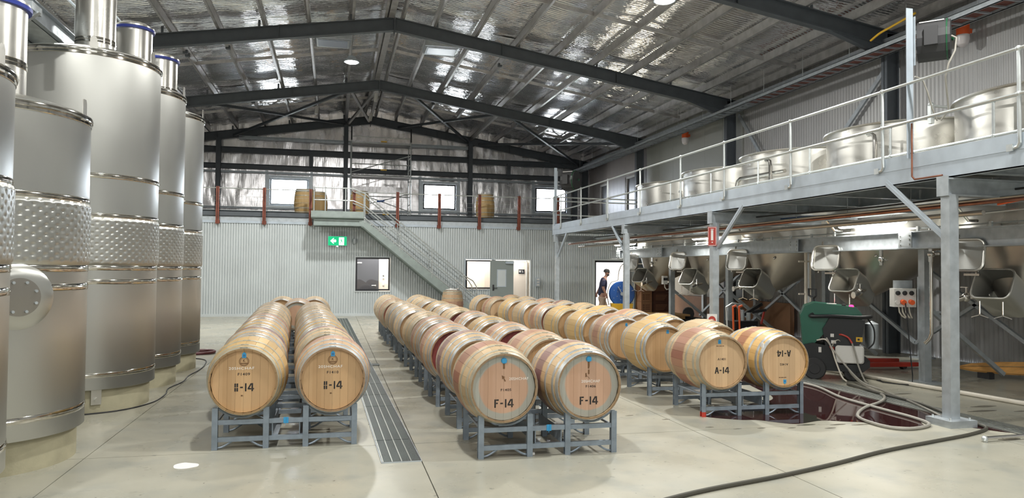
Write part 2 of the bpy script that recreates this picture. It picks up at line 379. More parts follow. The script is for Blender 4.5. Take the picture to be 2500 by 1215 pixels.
# floor: slabs with saw-cut joints
fl = struct('floor', MB().box(XL, XR, Y0, Y1, -.2, -.02), M['dark'])
jx = [XL, -5.3, -2.05, .76, 3.65, 6.5, 9.1, XR]; jy = [Y0, -3, 2.1, 7.03, 12.1, 17.1, 22.1, 27.1, Y1]
for i in range(len(jx)-1):
    for j in range(len(jy)-1):
        MB().box(jx[i]+.004, jx[i+1]-.004, jy[j]+.004, jy[j+1]-.004, -.02, 0).build('slab', M['floor'], fl, smooth=False)
struct('floor_outside', MB().box(-40, 60, Y1+.1, 90, -.3, -.2), mat('outside_ground', (.42, .40, .36), .9))['kind'] = 'structure'

def corrugated(x0, x1, zfun, holes, pitch=.082, amp=.032, per=8, y=0., zb=0.):
    """sheet in the XZ plane, real corrugations; holes = (x0,x1,z0,z1)"""
    b = MB(); n = int((x1-x0)/pitch)*per; dx = (x1-x0)/n
    xs = [x0+dx*i for i in range(n+1)]
    prof = (0, -.05, -.05, 0, .05, 1, 1, .05); ys = [y+amp*prof[i % 8] for i in range(n+1)]
    for i in range(n):
        xm = (xs[i]+xs[i+1])/2; iv = [(zb, None)]
        cuts = sorted((h[2], h[3]) for h in holes if h[0] < xm < h[1]); z = zb; seg = []
        for a, c in cuts: seg.append((z, a, a)); z = c
        seg.append((z, None, None))
        for a, t0, _ in seg:
            ta, tb = (t0, t0) if t0 is not None else (zfun(xs[i]), zfun(xs[i+1]))
            if ta-a > .002: b.add([(xs[i], ys[i], a), (xs[i+1], ys[i+1], a), (xs[i+1], ys[i+1], tb), (xs[i], ys[i], ta)], [(0, 1, 2, 3)])
    return b
# lower cross wall (corrugated) with windows and doors
WH = [(.73, 1.92, .86, 2.02), (4.6, 5.56, .94, 2.0), (5.62, 7.0, 0, 2.0), (9.49, 10.78, 0, 2.02)]
wb = struct('wall_back_lower', corrugated(XL, XR, lambda x: 3.14, WH, y=YW, zb=.07), M['corr'])
MB().box(XL, XR, YW-.02, YW+.045, .0, .085).build('base_flashing', M['corr'], wb)
MB().box(XL, XR, YW-.03, YW+.01, 3.12, 3.2).build('top_flashing', M['galv_pale'], wb)
bb = MB()
for a, c in [(XL, 5.62), (7.0, 9.49), (10.78, XR)]: bb.box(a, c, YW+.012, YW+.03, .0, 3.2)
bb.build('inner_lining', M['cream'], wb) if False else None
def frame_strip(name, x0, x1, z0, z1, y, w, d, m, parent=None, sill=True):
    b = MB().box(x0-w, x0, y-d, y+.05, z0-(w if sill else 0), z1+w).box(x1, x1+w, y-d, y+.05, z0-(w if sill else 0), z1+w).box(x0, x1, y-d, y+.05, z1, z1+w)
    if sill: b.box(x0, x1, y-d, y+.05, z0-w, z0)
    return b.build(name, m, parent)
# window_1 : black framed, office behind
w1 = struct('window_1', MB().box(.76, 1.89, YW-.005, YW+.0, .93, 1.98), M['glass'])
frame_strip('window_frame', .79, 1.86, .93, 1.97, YW, .05, .035, M['frame_black'], w1)
frame_strip('flashing', .73, 1.92, .86, 2.03, YW, .035, .02, M['corr'], w1)
w2 = struct('window_2', MB().box(4.62, 5.56, YW-.005, YW, .98, 1.98), M['glass'])
frame_strip('window_frame', 4.65, 5.62, 1.0, 1.93, YW, .05, .035, M['frame_black'], w2)
frame_strip('flashing', 4.59, 5.66, .93, 2.0, YW, .035, .02, M['galv_pale'], w2)
# door_1 : opening with flashing, grey leaf swung open to the left with vision slot
d1 = struct('door_1', MB().box(0, .86, -.02, .02, .02, 1.97), M['greydoor'])
d1.location = (6.0, YW-.03, 0); d1.rotation_euler = (0, 0, PI)
d1.location = (5.60+.75, YW-.06, 0); d1.rotation_euler = (0, 0, PI-.05)
MB().box(.30, .58, .021, .032, 1.05, 1.62).build('vision_panel', M['corr'], d1)
MB().box(.27, .61, .02, .03, 1.02, 1.05).box(.27, .61, .02, .03, 1.62, 1.65).box(.27, .30, .02, .03, 1.05, 1.62).box(.58, .61, .02, .03, 1.05, 1.62).build('vision_frame', M['galv_pale'], d1)
MB().cyl((.74, .02, .98), (.74, .06, .98), .03).tube([(.74, .06, .98), (.60, .06, .98)], .012).box(.71, .77, .02, .03, .88, 1.1).build('handle', M['dark'], d1)
MB().box(.0, .3, .02, .1, 1.86, 1.94).build('door_closer', M['galv_pale'], d1)
frame_strip('door_frame', 5.66, 6.98, 0, 1.99, YW, .05, .03, M['corr'], None, False)
bpy.data.objects['door_frame'].name = 'trim_1'; bpy.data.objects['trim_1']['kind'] = 'structure'
# door_2 inside the lobby: white washroom door with black plate
d2 = struct('door_2', MB().box(6.22, 6.97, YW+.5, YW+.54, .02, 1.95), M['whitedoor'])
MB().box(6.19, 6.22, YW+.49, YW+.55, 0, 1.98).box(6.97, 7.0, YW+.49, YW+.55, 0, 1.98).box(6.19, 7.0, YW+.49, YW+.55, 1.95, 1.99).build('door_frame', M['white'], d2)
MB().cyl((6.31, YW+.5, 1.0), (6.31, YW+.45, 1.0), .025).tube([(6.31, YW+.45, 1.0), (6.45, YW+.45, 1.0)], .011).box(6.285, 6.335, YW+.487, YW+.5, .93, 1.12).build('handle', M['dark'], d2)
pl = MB().box(6.68, 6.91, YW+.488, YW+.5, 1.5, 1.66).build('sign_plate', M['frame_black'], d2)
ic = MB()
for x in (6.715, 6.755): ic.sphere((x, YW+.486, 1.615), .011, 8, 6).box(x-.012, x+.012, YW+.484, YW+.488, 1.55, 1.6)
ic.tube([(6.82+.022*math.cos(t), YW+.486, 1.565+.022*math.sin(t)) for t in np.linspace(-2.6, 1.2, 10)], .004, 5).sphere((6.815, YW+.486, 1.625), .009, 8, 6).tube([(6.815, YW+.486, 1.61), (6.817, YW+.486, 1.58), (6.845, YW+.486, 1.575), (6.855, YW+.486, 1.55)], .005, 5)
ic.build('sign_symbols', M['chalk'], pl)
# door_3: opening to a bright room at the right
d3 = frame_strip('door_3', 9.49, 10.78, 0, 2.02, YW, .06, .03, M['corr'], None, False); d3['kind'] = 'structure'
MB().box(9.49, 9.54, YW-.02, YW+.06, 0, 2.02).box(10.73, 10.78, YW-.02, YW+.06, 0, 2.02).box(9.49, 10.78, YW-.02, YW+.06, 1.95, 2.02).build('door_lining', M['frame_black'], d3)
# rooms behind the lower wall
rm = struct('wall_rooms', MB().box(XL, 9.2, YW+3.3, YW+3.35, 0, 3.0).box(4.3, 4.35, YW+.05, YW+3.3, 0, 3).box(9.15, 9.2, YW+.05, YW+3.3, 0, 3).box(-1.2, -1.15, YW+.05, YW+3.3, 0, 3), M['cream'])
struct('wall_lobby', MB().box(4.35, 5.66, YW+1.1, YW+1.15, 0, 3).box(5.4, 7.1, YW+.55, YW+.6, 0, 3), M['cream'])
struct('wall_office', MB().box(-.2, 4.3, YW+1.6, YW+1.65, 0, 3), M['cream'])
struct('ceiling_rooms', MB().box(XL, XR, YW+.04, Y1, 2.95, 3.0), M['cream'])
d4 = struct('door_4', MB().box(.62, 1.62, YW+1.52, YW+1.56, .02, 2.1), M['charcoal_door'])
MB().cyl((1.5, YW+1.52, 1.02), (1.5, YW+1.47, 1.02), .03).tube([(1.5, YW+1.47, 1.02), (1.36, YW+1.47, 1.02)], .013).build('handle', M['chrome'], d4)
tag(MB().box(.84, 1.0, YW+1.5, YW+1.52, 1.83, 1.87).build('door_notice', M['paper']), 'small white notice at the top of the dark office door seen through the left window', 'notice')
tag(MB().box(1.76, 1.82, YW+1.57, YW+1.6, 1.28, 1.42).box(1.765, 1.815, YW+1.562, YW+1.572, 1.35, 1.4, 1).build('wall_keypad', [M['white'], M['dark']]), 'small keypad on the beige office wall seen through the left window', 'keypad')
tag(MB().box(1.76, 1.83, YW+1.58, YW+1.6, 1.02, 1.14).cyl((1.795, YW+1.58, 1.08), (1.795, YW+1.57, 1.08), .012).build('light_switch', M['white']), 'white switch plate on the beige office wall, below the keypad', 'switch')
for x, y, e in ((1.6, YW+.9, ROOM_W*.5), (5.0, YW+.6, ROOM_W*.45), (6.3, YW+.3, ROOM_W*.35), (10.2, YW+2.0, ROOM_W*3)):
    light('room_light', 'AREA', (x, y, 2.9), e, (1, .97, .92), .5 if y < YW+.5 else .9)
# side walls, right wall with sheeting / panels, front wall closed to keep out sky light
ymini = lambda b: b
wr = MB()
n = int((19.2-Y0)/.1*4)
ys = np.linspace(Y0, 19.2, n+1)
for i in range(n):
    xa = XR+(.012 if (i % 4) in (0, 1) else 0); xb_ = XR+(.012 if ((i+1) % 4) in (0, 1) else 0)
    wr.add([(xa, ys[i], 0), (xb_, ys[i+1], 0), (xb_, ys[i+1], 7.0), (xa, ys[i], 7.0)], [(0, 1, 2, 3)])
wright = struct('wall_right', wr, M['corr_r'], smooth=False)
k = 0
for a, c, m in [(19.2+1.13*i, 19.2+1.13*(i+1)-.008, 'panel') for i in range(6)]+[(26.0+.42*i, 26.0+.42*(i+1)-.008, 'panel_p') for i in range(16)]:
    c = min(c, Y1)
    for z0, z1 in (((0, 7.0),) if not ((27.0 < (a+c)/2 < 27.95) or (30.1 < (a+c)/2 < 30.95)) else ((0, 3.5), (5.42, 7.0))):
        MB().box(XR-.04, XR+.02, a, c, z0, z1).build('wall_panel', M[m], wright, smooth=False)
MB().box(XR+.04, XR+.1, Y0, Y1, -.1, 7.6).build('outer_sheet', M['dark'], wright)
for nm, a, c in (('door_5', 27.0, 27.95), ('door_6', 30.1, 30.95)):
    d = struct(nm, MB().box(XR+.0, XR+.03, a+.04, c-.04, 3.5, 5.36), M['charcoal_door'])
    MB().box(XR-.06, XR+.0, a-.02, a+.04, 3.5, 5.44).box(XR-.06, XR+.0, c-.04, c+.02, 3.5, 5.44).box(XR-.06, XR+.0, a-.02, c+.02, 5.36, 5.44).build('door_frame', M['white'], d)
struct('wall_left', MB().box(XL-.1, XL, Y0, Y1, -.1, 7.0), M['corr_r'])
wf = struct('wall_front', MB().box(XL, -2.2, Y0-.1, Y0, -.1, 8.9).box(6.2, XR, Y0-.1, Y0, -.1, 8.9).box(-2.2, 6.2, Y0-.1, Y0-.02, -.1, 8.9), M['panel_w'])

# end gable wall behind the mezzanine: foil blanket, window openings, girts, columns
EW = [(-2.64, -1.12, 4.28, 5.38), (3.78, 5.2, 4.28, 5.37), (8.9, 10.35, 4.30, 5.38)]
YE = 32.3
nx, nz = 420, 110
X = np.linspace(XL, XR, nx); U = np.linspace(0, 1, nz)
P = np.zeros((nx, nz, 3)); P[..., 0] = X[:, None]; Z0 = 3.5; P[..., 2] = Z0+(np.array([ztop(x)+.25 for x in X])-Z0)[:, None]*U[None, :]
P[..., 1] = YE+.09+interp_noise(nx, nz, 110, 7, .010, 1)+interp_noise(nx, nz, 34, 5, .022, 2)+interp_noise(nx, nz, 240, 22, .003, 3)
P[..., 1] = np.clip(P[..., 1], YE+.01, YE+.2)
gh = np.diff(X)[0]
xc = (X[:-1]+X[1:])/2; zc = (P[:-1, :-1, 2]+P[1:, 1:, 2])/2
keep = np.ones((nx-1, nz-1), bool)
for h in EW: keep &= ~((xc[:, None] > h[0]-.12) & (xc[:, None] < h[1]+.12) & (zc > h[2]-.1) & (zc < h[3]+.1))
wbu = obj('wall_back_upper', grid_mesh('wall_back_upper', P, M['foil_wall'], keep), kind='structure')
def holed(x0, x1, z0, zf, holes, y0, y1):
    b = MB(); xs = sorted(set([x0, x1, AX]+[h[0] for h in holes]+[h[1] for h in holes]))
    for a, c in zip(xs[:-1], xs[1:]):
        hs = sorted([(h[2], h[3]) for h in holes if h[0] < (a+c)/2 < h[1]]); z = z0
        for p, q in hs: b.box(a, c, y0, y1, z, p); z = q
        b.hexa([(a, y0, z), (c, y0, z), (c, y1, z), (a, y1, z), (a, y0, zf(a)), (c, y0, zf(c)), (c, y1, zf(c)), (a, y1, zf(a))])
    return b
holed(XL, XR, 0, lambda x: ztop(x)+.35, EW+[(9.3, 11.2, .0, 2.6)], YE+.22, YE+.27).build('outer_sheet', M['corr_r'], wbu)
for i, h in enumerate(EW):
    w = struct('window_%d' % (i+3), MB().box(h[0], h[1], YE+.16, YE+.165, h[2], h[3]), M['glass'])
    frame_strip('window_frame', h[0]+.05, h[1]-.05, h[2]+.05, h[3]-.05, YE+.1, .06, .06, M['frame_black'] if i else M['galv_pale'], w)
    frame_strip('reveal', h[0]-.03, h[1]+.03, h[2]-.03, h[3]+.03, YE+.05, .10, .05, M['galv'], w)
    MB().box(h[0]-.2, h[0]-.1, YE-.02, YE+.06, 3.5, 5.7).box(h[1]+.1, h[1]+.2, YE-.02, YE+.06, 3.5, 5.7).build('jamb_stud', M['galv'], w)
def girt(x0, x1, z, h=.2, m='steel_frame'):
    return MB().chan((x0, YE-.06, z), (x1, YE-.06, z), .12, h, t=.02).build('girt', M[m], wbu)
for a, c in ((XL, -4.78), (-4.58, .34), (.52, 5.74), (5.92, 10.6)):
    girt(a, c, 6.5-(0 if c < 9 else .06), .24); girt(a, c, 5.83, .2)
    girt(a, c, 5.60, .07, 'galv'); girt(a, c, 4.12, .07, 'galv'); girt(a, c, 3.95, .10, 'galv')
for a, c in ((-3.9, .34), (.52, 5.74)): girt(a, c, 7.02, .14, 'galv')
for x in (-1.0, 3.1, 7.6): MB().box(x-.08, x+.08, YE-.1, YE-.02, 5.9, 6.4).build('girt_stub', M['steel_frame'], wbu)

# roof: outer deck, foil blankets, purlins and bridging as its parts
def roofq(x0, x1, y0, y1, dz): return MB().hexa([(x0, y0, ztop(x0)+dz), (x1, y0, ztop(x1)+dz), (x1, y1, ztop(x1)+dz), (x0, y1, ztop(x0)+dz), (x0, y0, ztop(x0)+dz+.05), (x1, y0, ztop(x1)+dz+.05), (x1, y1, ztop(x1)+dz+.05), (x0, y1, ztop(x0)+dz+.05)])
dk = roofq(XL-.2, AX, Y0-.2, Y1+.3, .36); d_ = roofq(AX, XR+.2, Y0-.2, Y1+.3, .36); dk.add(d_.v, d_.f)
ceil = struct('ceiling', dk, M['dark'])
PX = [AX+.2+1.0*0]+[2.48+1.115*i for i in range(8)]+[11.2]; PL = [AX-.2]+[.42-1.09*i for i in range(9)]
def foil(xa, xb, ya, yb, seed):
    nx = max(24, int(abs(xb-xa)/.09)); ny = int((yb-ya)/.0135)
    x = np.linspace(xa, xb, nx); y = np.linspace(ya, yb, ny); P = np.zeros((nx, ny, 3)); P[..., 0] = x[:, None]; P[..., 1] = y[None, :]
    pur = np.array(PX if xa > AX-.1 and xb > AX+.1 else PL)
    d = np.min(np.abs(x[:, None]-pur[None, :]), 1); sag = -.035*np.clip(d/.5, 0, 1)**.7
    ph = 2*PI*y[None, :]/.105+interp_noise(nx, ny, 30, 8, .9, seed)
    rip = np.sin(ph)*.0056*(.75+interp_noise(nx, ny, 22, 26, .45, seed+1))
    P[..., 2] = (ZA-np.abs(x-AX)*SL)[:, None]+.26+sag[:, None]+rip+interp_noise(nx, ny, 20, 20, .008, seed+2)+interp_noise(nx, ny, 60, 110, .0024, seed+3)
    return grid_mesh('insulation_blanket', P, M['foil'])
Yb = [9.5, 13.0, 19.4, 26.0, 32.45]
for j in range(4):
    obj('insulation_blanket', foil(XL, AX, Yb[j], Yb[j+1], 10+j), ceil); obj('insulation_blanket', foil(AX, XR, Yb[j], Yb[j+1], 30+j), ceil)
for a, c in ((XL, AX), (AX, XR)): roofq(a, c, Y0, 9.5, .24).build('insulation_blanket', M['foil'], ceil)
for x in PX+PL:
    if x < XL: continue
    z = ztop(x); b = MB(); t = .012; s_ = 1 if x > AX else -1
    b.box(x-.006, x+.006, Y0, Y1-.1, z+.01, z+.21).box(x, x+.065*s_, Y0, Y1-.1, z+.01, z+.022) if s_ > 0 else b.box(x-.006, x+.006, Y0, Y1-.1, z+.01, z+.21).box(x-.065, x, Y0, Y1-.1, z+.01, z+.022)
    b.build('purlin', M['purlin'], ceil, smooth=False)
for ym in (16.2, 22.6, 29.1):
    for a, c in ((XL, AX), (AX, XR)): MB().bar((a, ym, ztop(a)+.12), (c, ym, ztop(c)+.12), .03, .09).build('bridging_strut', M['purlin'], ceil)
for x, y in ((-3.95, 21.0), (-3.95, 21.3), (-2.87, 20.9), (4.7, 21.2), (3.55, 27.6), (5.8, 27.4), (6.9, 27.8), (-2.9, 27.6)):
    MB().box(x-.05, x+.07, y, y+.12, ztop(x)-.03, ztop(x)+.06).build('purlin_cleat', M['steel_frame'], ceil)
# long members between the last two frames
for x in (.43, 1.45, 5.84): MB().box(x-.05, x+.05, 26.05, 32.2, ztop(x)-.17, ztop(x)-.07).build('longitudinal_strut', M['purlin'], ceil)
MB().box(AX-.16, AX+.0, 13, 26, ZA-.02, ZA+.16).build('ridge_member', M['purlin'], ceil)
for (xa, xb_) in ((-4.1, .35), (.5, 1.4), (2.65, 5.7), (6.2, 10.9)):
    for p, q in (((xa, 26.1), (xb_, 32.2)), ((xb_, 26.1), (xa, 32.2))):
        MB().bar((p[0], p[1], ztop(p[0])-.25), (q[0], q[1], ztop(q[0])-.25), .09, .09).build('roof_brace', M['steel_frame'] if xa != .5 else M['purlin'], ceil)

# portal frames
words = ['sixth', 'fifth', 'fourth', 'third', 'second', 'end']
for i, y in enumerate(FR):
    t = thing('portal_frame', 'dark steel portal frame, %s counted from the gable wall' % words[i] if i < 5 else 'dark steel portal frame standing against the foil lined gable wall', 'steel frame', (AX, y, 0))
    h = .34; w = .165
    for s_ in (-1, 1):
        xe = (XR-.2 if s_ > 0 else XL+.2)-AX; p = (0, 0, ZA-h/2); q = (xe, 0, ZA-abs(xe)*SL-h/2)
        MB().ibeam(p, q, w, h, t=.016).build('rafter', M['steel_frame'], t)
        MB().ibeam((xe-s_*.13, 0, 0), (xe-s_*.13, 0, ZA-abs(xe)*SL-.02), w, .3, up=(1, 0, 0), t=.016).build('column', M['steel_frame'], t)
        for k in (2.9, 6.2): MB().box(s_*k-.006, s_*k+.006, -w/2, w/2, ZA-k*SL-h+.01, ZA-k*SL-.01).build('stiffener', M['steel_frame'], t)
        xx = xe-s_*.3; MB().prism([(xx, ztop(AX+xx)-h), (xx-s_*1.3, ztop(AX+xx-s_*1.3)-h), (xx, ztop(AX+xx)-h-.22)], -w/2+.02, w/2-.02).build('haunch', M['steel_frame'], t)
    MB().box(-.012, .012, -w/2-.01, w/2+.01, ZA-h-.1, ZA+.02).build('ridge_plate', M['steel_frame'], t)
    for k in (-3, -1, 1, 3, 5, 7, -5, -7):
        x = k*1.12; MB().bar((x, -.08, ZA-abs(x)*SL-.02), (x, -.08, ZA-abs(x)*SL+.16), .01, .06, up=(1, 0, 0)).build('purlin_bracket', M['steel_frame'], t)
for x, w_ in ((-4.68, 'left'), (.43, 'middle'), (5.83, 'right'), (10.72, 'far right')):
    tag(MB().ibeam((x, YE-.12, 3.5), (x, YE-.12, ztop(x)-.3), .18, .2, up=(0, 1, 0), t=.014).build('gable_column', M['steel_frame']), 'dark steel column on the mezzanine against the foil gable wall, %s of the four' % w_, 'column')
def xbrace(y0, y1, z0, z1, lbl, x=11.38):
    tag(MB().bar((x, y0, z0), (x, y1, z1), .02, .1, up=(0, 1, 0)).bar((x+.04, y0, z0), (x+.04, y1, z1), .08, .02, up=(0, 1, 0)).build('wall_brace', M['galv'],), lbl, 'brace')
xbrace(13.1, 16.6, 6.2, 3.3, 'diagonal steel brace high on the right wall, rising towards the near mast')
xbrace(19.2, 16.7, 6.2, 3.3, 'diagonal grey steel brace on the right wall, falling towards the middle fermenter rims')

# mezzanine
mz = struct('floor_mezzanine', MB().box(XL, XR, YW+.05, YE+.2, 3.38, 3.5), M['steel_frame'])
MB().chan((XL, YW-.0, 3.43), (XR, YW-.0, 3.43), .1, .17, side=-1, t=.014).build('edge_channel', M['steel_frame'], mz)
MB().box(XL, XR, YW+.0, YW+.04, 3.2, 3.35).build('fascia', M['galv'], mz)
fg = 'rust red fence posts along the mezzanine edge'
rail = thing('mezzanine_guard_rail', 'thin galvanised guard rail held by rust red posts along the mezzanine edge', 'railing', (0, YW-.12, 3.1))
for z in (1.17,): MB().cyl((XL-0, 0, z), (-.75, 0, z), .018, 8).build('top_rail', M['galv_tube'], rail); MB().cyl((.7, 0, z), (7.9, 0, z), .018, 8).build('top_rail', M['galv_tube'], rail)
for z in (.45, .6, .75, .9): MB().cyl((.7, 0, z), (7.9, 0, z), .0035, 5).build('wire', M['galv_tube'], rail); MB().cyl((XL, 0, z), (-.75, 0, z), .0035, 5).build('wire', M['galv_tube'], rail)
for i, x in enumerate([-8.2, -6.7, -5.25, -3.77, -2.3, -.8, .65, 2.14, 3.61, 5.06, 6.52, 8.0]):
    MB().ibeam((x, 0, -.02), (x, 0, 1.22), .1, .1, up=(0, 1, 0), t=.012).build('post', M['rust'], rail)
    MB().box(x-.07, x+.07, .03, .1, -.0, .1).build('post_foot', M['rust'], rail)
print('setting done')

# ------------------------------------------------------------------ barrels
HL, RB, RH = .468, .362, .297
def br(y): return RB-(RB-RH)*(abs(y)/HL)**1.9
NS = 24
def stave_mesh(k):
    b = MB(); g_ = .0022; a0 = -PI+2*PI*k/NS+g_; a1 = -PI+2*PI*(k+1)/NS-g_; ys = [HL*t for t in (-1, -.72, -.42, -.14, .14, .42, .72, 1)]; V = []
    for y in ys:
        R = br(y)
        th = .015 if abs(y) > HL*.99 else .026
        for a, q in ((a0, R), ((a0+a1)/2, R+.0012), (a1, R), (a1, R-th), (a0, R-th)): V.append((math.sin(a)*q, y, math.cos(a)*q))
    F = []
    for j in range(7):
        for i in range(5): F.append((j*5+i, j*5+(i+1) % 5, j*5+5+(i+1) % 5, j*5+5+i))
    F += [(0, 1, 2, 3, 4), (39, 38, 37, 36, 35)]
    b.add(V, F); return b
def body_mesh(mat_):
    b = MB()
    for k in range(NS):
        s_ = stave_mesh(k); b.add(s_.v, s_.f)
    return b.mesh('staves', mat_, True, 30)
def board_poly(k, n=8, R=.281, gap=.0006):
    x0 = -R+2*R*k/n+gap; x1 = -R+2*R*(k+1)/n-gap; h = lambda x: math.sqrt(max(0, R*R-x*x)); xs = np.linspace(x0, x1, 5)
    return [(x, -h(x)) for x in xs]+[(x, h(x)) for x in xs[::-1]]
def head_boards(k, yf, yb):
    p = board_poly(k); q = []
    for a in p:
        if not q or math.hypot(a[0]-q[-1][0], a[1]-q[-1][1]) > 1e-4: q.append(a)
    if math.hypot(q[0][0]-q[-1][0], q[0][1]-q[-1][1]) < 1e-4: q.pop()
    return MB().prism(q, yf, yb)
def hoop_mesh(y, w, m, th=.0035):
    s_ = 1 if y > 0 else -1; prof = []
    pts = [(br(y-w/2)+.0005, y-w/2), (br(y-w/2)+th, y-w/2+.001), (br(y)+th, y), (br(y+w/2)+th, y+w/2-.001), (br(y+w/2)+.0005, y+w/2)]
    b = MB().lathe(pts, (0, 0, 0), 'y', 40)
    R = br(y)+th; b.box(-.035, .03, y-w/2+.004, y+w/2-.004, R-.004, R+.002)   # overlap of the riveted ends
    for dx in (-.02, .015): b.sphere((dx, y, R+.003), .004, 6, 4)
    return b.mesh('hoop', m)
HOOPS = [(-.4435, .047), (-.368, .034), (-.225, .034), (.225, .034), (.368, .034), (.4435, .047)]
HM = {k: [hoop_mesh(y, w, M[k]) for y, w in HOOPS] for k in ('hoop', 'hoop_dull')}
BODY = {k: body_mesh(m) for k, m in WOOD.items()}
STAVES = {}
def staves_for(kind):
    if kind not in STAVES: STAVES[kind] = [stave_mesh(k).mesh('stave', WOOD[kind], True, 30) for k in range(NS)]
    return STAVES[kind]
HB = {(k, e): [head_boards(i, *( (-HL+.032, -HL+.05) if e == 0 else (HL-.05, HL-.032))).mesh('head_board', m, False) for i in range(8)] for k, m in HEADW.items() for e in (0, 1)}
def joined_head(k, e):
    b = MB()
    for i in range(8):
        q = head_boards(i, *((-HL+.032, -HL+.05) if e == 0 else (HL-.05, HL-.032))); b.add(q.v, q.f)
    return b.mesh('head', HEADW[k], False)
HD = {(k, e): joined_head(k, e) for k in HEADW for e in (0, 1)}
RIM = {}
def barrel(x, y, z, label, group, wood='pale', head='tan', split=False, rz=0., marks=None, hoop='hoop', flip=False, roll=0.):
    t = thing('oak_barrel', label, 'barrel', (x, y, z), rz, group); O = (0, 0, RB); R = (0, roll, 0)
    if split:
        for me in staves_for(wood): obj('stave', me, t, O, R)
        for me in HB[(head, 0)]: obj('head_board', me, t, O, R)
    else:
        obj('staves', BODY[wood], t, O, R, kind='stuff')
        obj('head', HD[(head, 0)], t, O, R)
    obj('head', HD[('tan', 1)], t, O, R)
    for i, me in enumerate(HM[hoop]): obj('hoop', me, t, O, R)
    if marks:
        hd = obj('mark_plane_anchor', None, t) if False else None
        for (nm, kind, txt, sx, sz, size, extra) in marks:
            yy = -HL+.0315
            rot = (PI/2, PI if flip else 0, 0); loc = (sx, yy, RB+sz)
            if kind == 'text': o = obj(nm, text_mesh(txt, size, M[extra[0]], bold=extra[1], squash=extra[2]), t, loc, rot)
            elif kind == 'mesh': o = obj(nm, extra, t, loc, (0, PI if flip else 0, 0))
    return t
def tag_mesh(w=.036, h=.05):
    return MB().box(-w/2, w/2, -.003, 0, -h/2, h/2*.6).prism([(-w/2*.7, h/2*.6), (w/2*.7, h/2*.6), (w/2*.35, h/2), (-w/2*.35, h/2)], -.003, 0).box(-w*.28, w*.3, -.0035, -.003, -h*.3, h*.12, 1).mesh('tag', [M['tagblue'], mat('tag_print', (.03, .16, .36), .5)], False)
TAG = tag_mesh(); 
BUNG = MB().lathe([(0, -.012), (.02, -.012), (.026, -.006), (.026, .0), (.0, .0)], (0, 0, 0), 'y', 12).box(-.02, .02, -.018, -.01, -.018, .018).box(-.008, .008, -.004, 0, -.07, -.02, 1).mesh('bung', [M['tagblue'], M['burn']])
def seal():
    b = MB()
    for R in (.042, .036, .030): b.tube([(R*math.cos(t), 0, R*math.sin(t)) for t in np.linspace(0, 2*PI, 25)[:-1]], .0012 if R < .04 else .002, 4, closed=True)
    b.box(-.034, .034, -.0015, 0, -.022, -.014)
    for a in range(-3, 4): b.sphere((.0365*math.sin(a*.35), 0, -.0365*math.cos(a*.35)), .003, 5, 4)
    return b.mesh('branded_seal', M['burn'])
SEAL = seal()
ARROW = MB().prism([(-.018, .028), (.012, .012), (.001, .008), (.018, -.022), (.008, -.026), (-.006, .003), (-.014, -.008)], -.002, 0).mesh('branded_arrow', M['burn'])
DRIPS = MB().box(-.008, .006, -.0015, 0, .03, .075).box(-.006, .008, -.0015, 0, -.02, .02).box(-.03, -.018, -.0015, 0, -.045, -.01).bar((-.03, -.001, -.02), (.01, -.001, -.06), .006, .002).mesh('stain_drips', M['burn'])
def stencil(first, size=.092):
    """two letter-code stencilled in black, the H cut as broken bars"""
    h = size*.78; b = MB()
    def bar_(x0, x1, z0, z1): b.box(x0, x1, -.0012, 0, z0, z1)
    x = -.082
    if first == 'H':
        for xx in (x+.004, x+.022): bar_(xx, xx+.013, -h/2, -.004); bar_(xx, xx+.013, .002, h/2)
    elif first == 'F':
        bar_(x, x+.013, -h/2, h/2); bar_(x+.015, x+.038, h/2-.012, h/2); bar_(x+.015, x+.03, -.004, .008)
    else:
        b.bar((x, -.0006, -h/2), (x+.017, -.0006, h/2), .0012, .013, up=(1, 0, 0)); b.bar((x+.021, -.0006, h/2), (x+.038, -.0006, -h/2), .0012, .013, up=(1, 0, 0)); bar_(x+.012, x+.026, -.014, -.004)
    bar_(-.03, -.006, -.006, .006); bar_(.012, .025, -h/2, h/2)
    bar_(.068, .081, -h/2, h/2); b.bar((.04, -.0006, -.012), (.066, -.0006, h/2-.002), .0012, .012, up=(1, 0, 0)); bar_(.036, .066, -.02, -.008); bar_(.083, .09, -.02, -.008)
    return b.mesh('stencil_mark', M['ink'], False)
ST = {c: stencil(c) for c in 'HFA'}
def hmarks(num):
    return [('blue_tag', 'mesh', '', 0, .235, 0, TAG), ('branded_seal', 'mesh', '', 0, .178, 0, SEAL), ('seal_letter', 'text', 'K', 0, .183, .036, ('burn', .0006, 1)),
            ('chalk_lettering', 'text', '20SHCHAF', -.02, .115, .034, ('chalk', 0, 1.25)), ('marker_lettering', 'text', num, .0, .062, .033, ('ink2', .0005, 1.2)),
            ('stencil_mark', 'mesh', '', .0, -.055, 0, ST['H']), ('chalk_lettering', 'text', 'M-', -.01, -.13, .022, ('burn', .0003, 1))]
def fmarks(num, right):
    L_ = [('blue_bung', 'mesh', '', 0, .235, 0, BUNG), ('stencil_mark', 'mesh', '', .0, -.135, 0, ST['F']),
          ('marker_lettering', 'text', num, .02, -.02 if not right else -.01, .030, ('ink2', .0005, 1.2)),
          ('chalk_lettering', 'text', '20SHCHAF', .135 if not right else .02, .075 if not right else .035, .034, ('chalk', 0, 1.0))]
    L_.append(('branded_arrow', 'mesh', '', -.0, .08, 0, ARROW) if not right else ('stain_drips', 'mesh', '', 0, .12, 0, DRIPS))
    return L_
MLINE = MB().box(-.05, -.02, -.001, 0, -.004, .004).box(-.014, .018, -.001, 0, -.004, .004).box(.024, .045, -.001, 0, -.004, .004).mesh('maker_line', M['burn'], False)
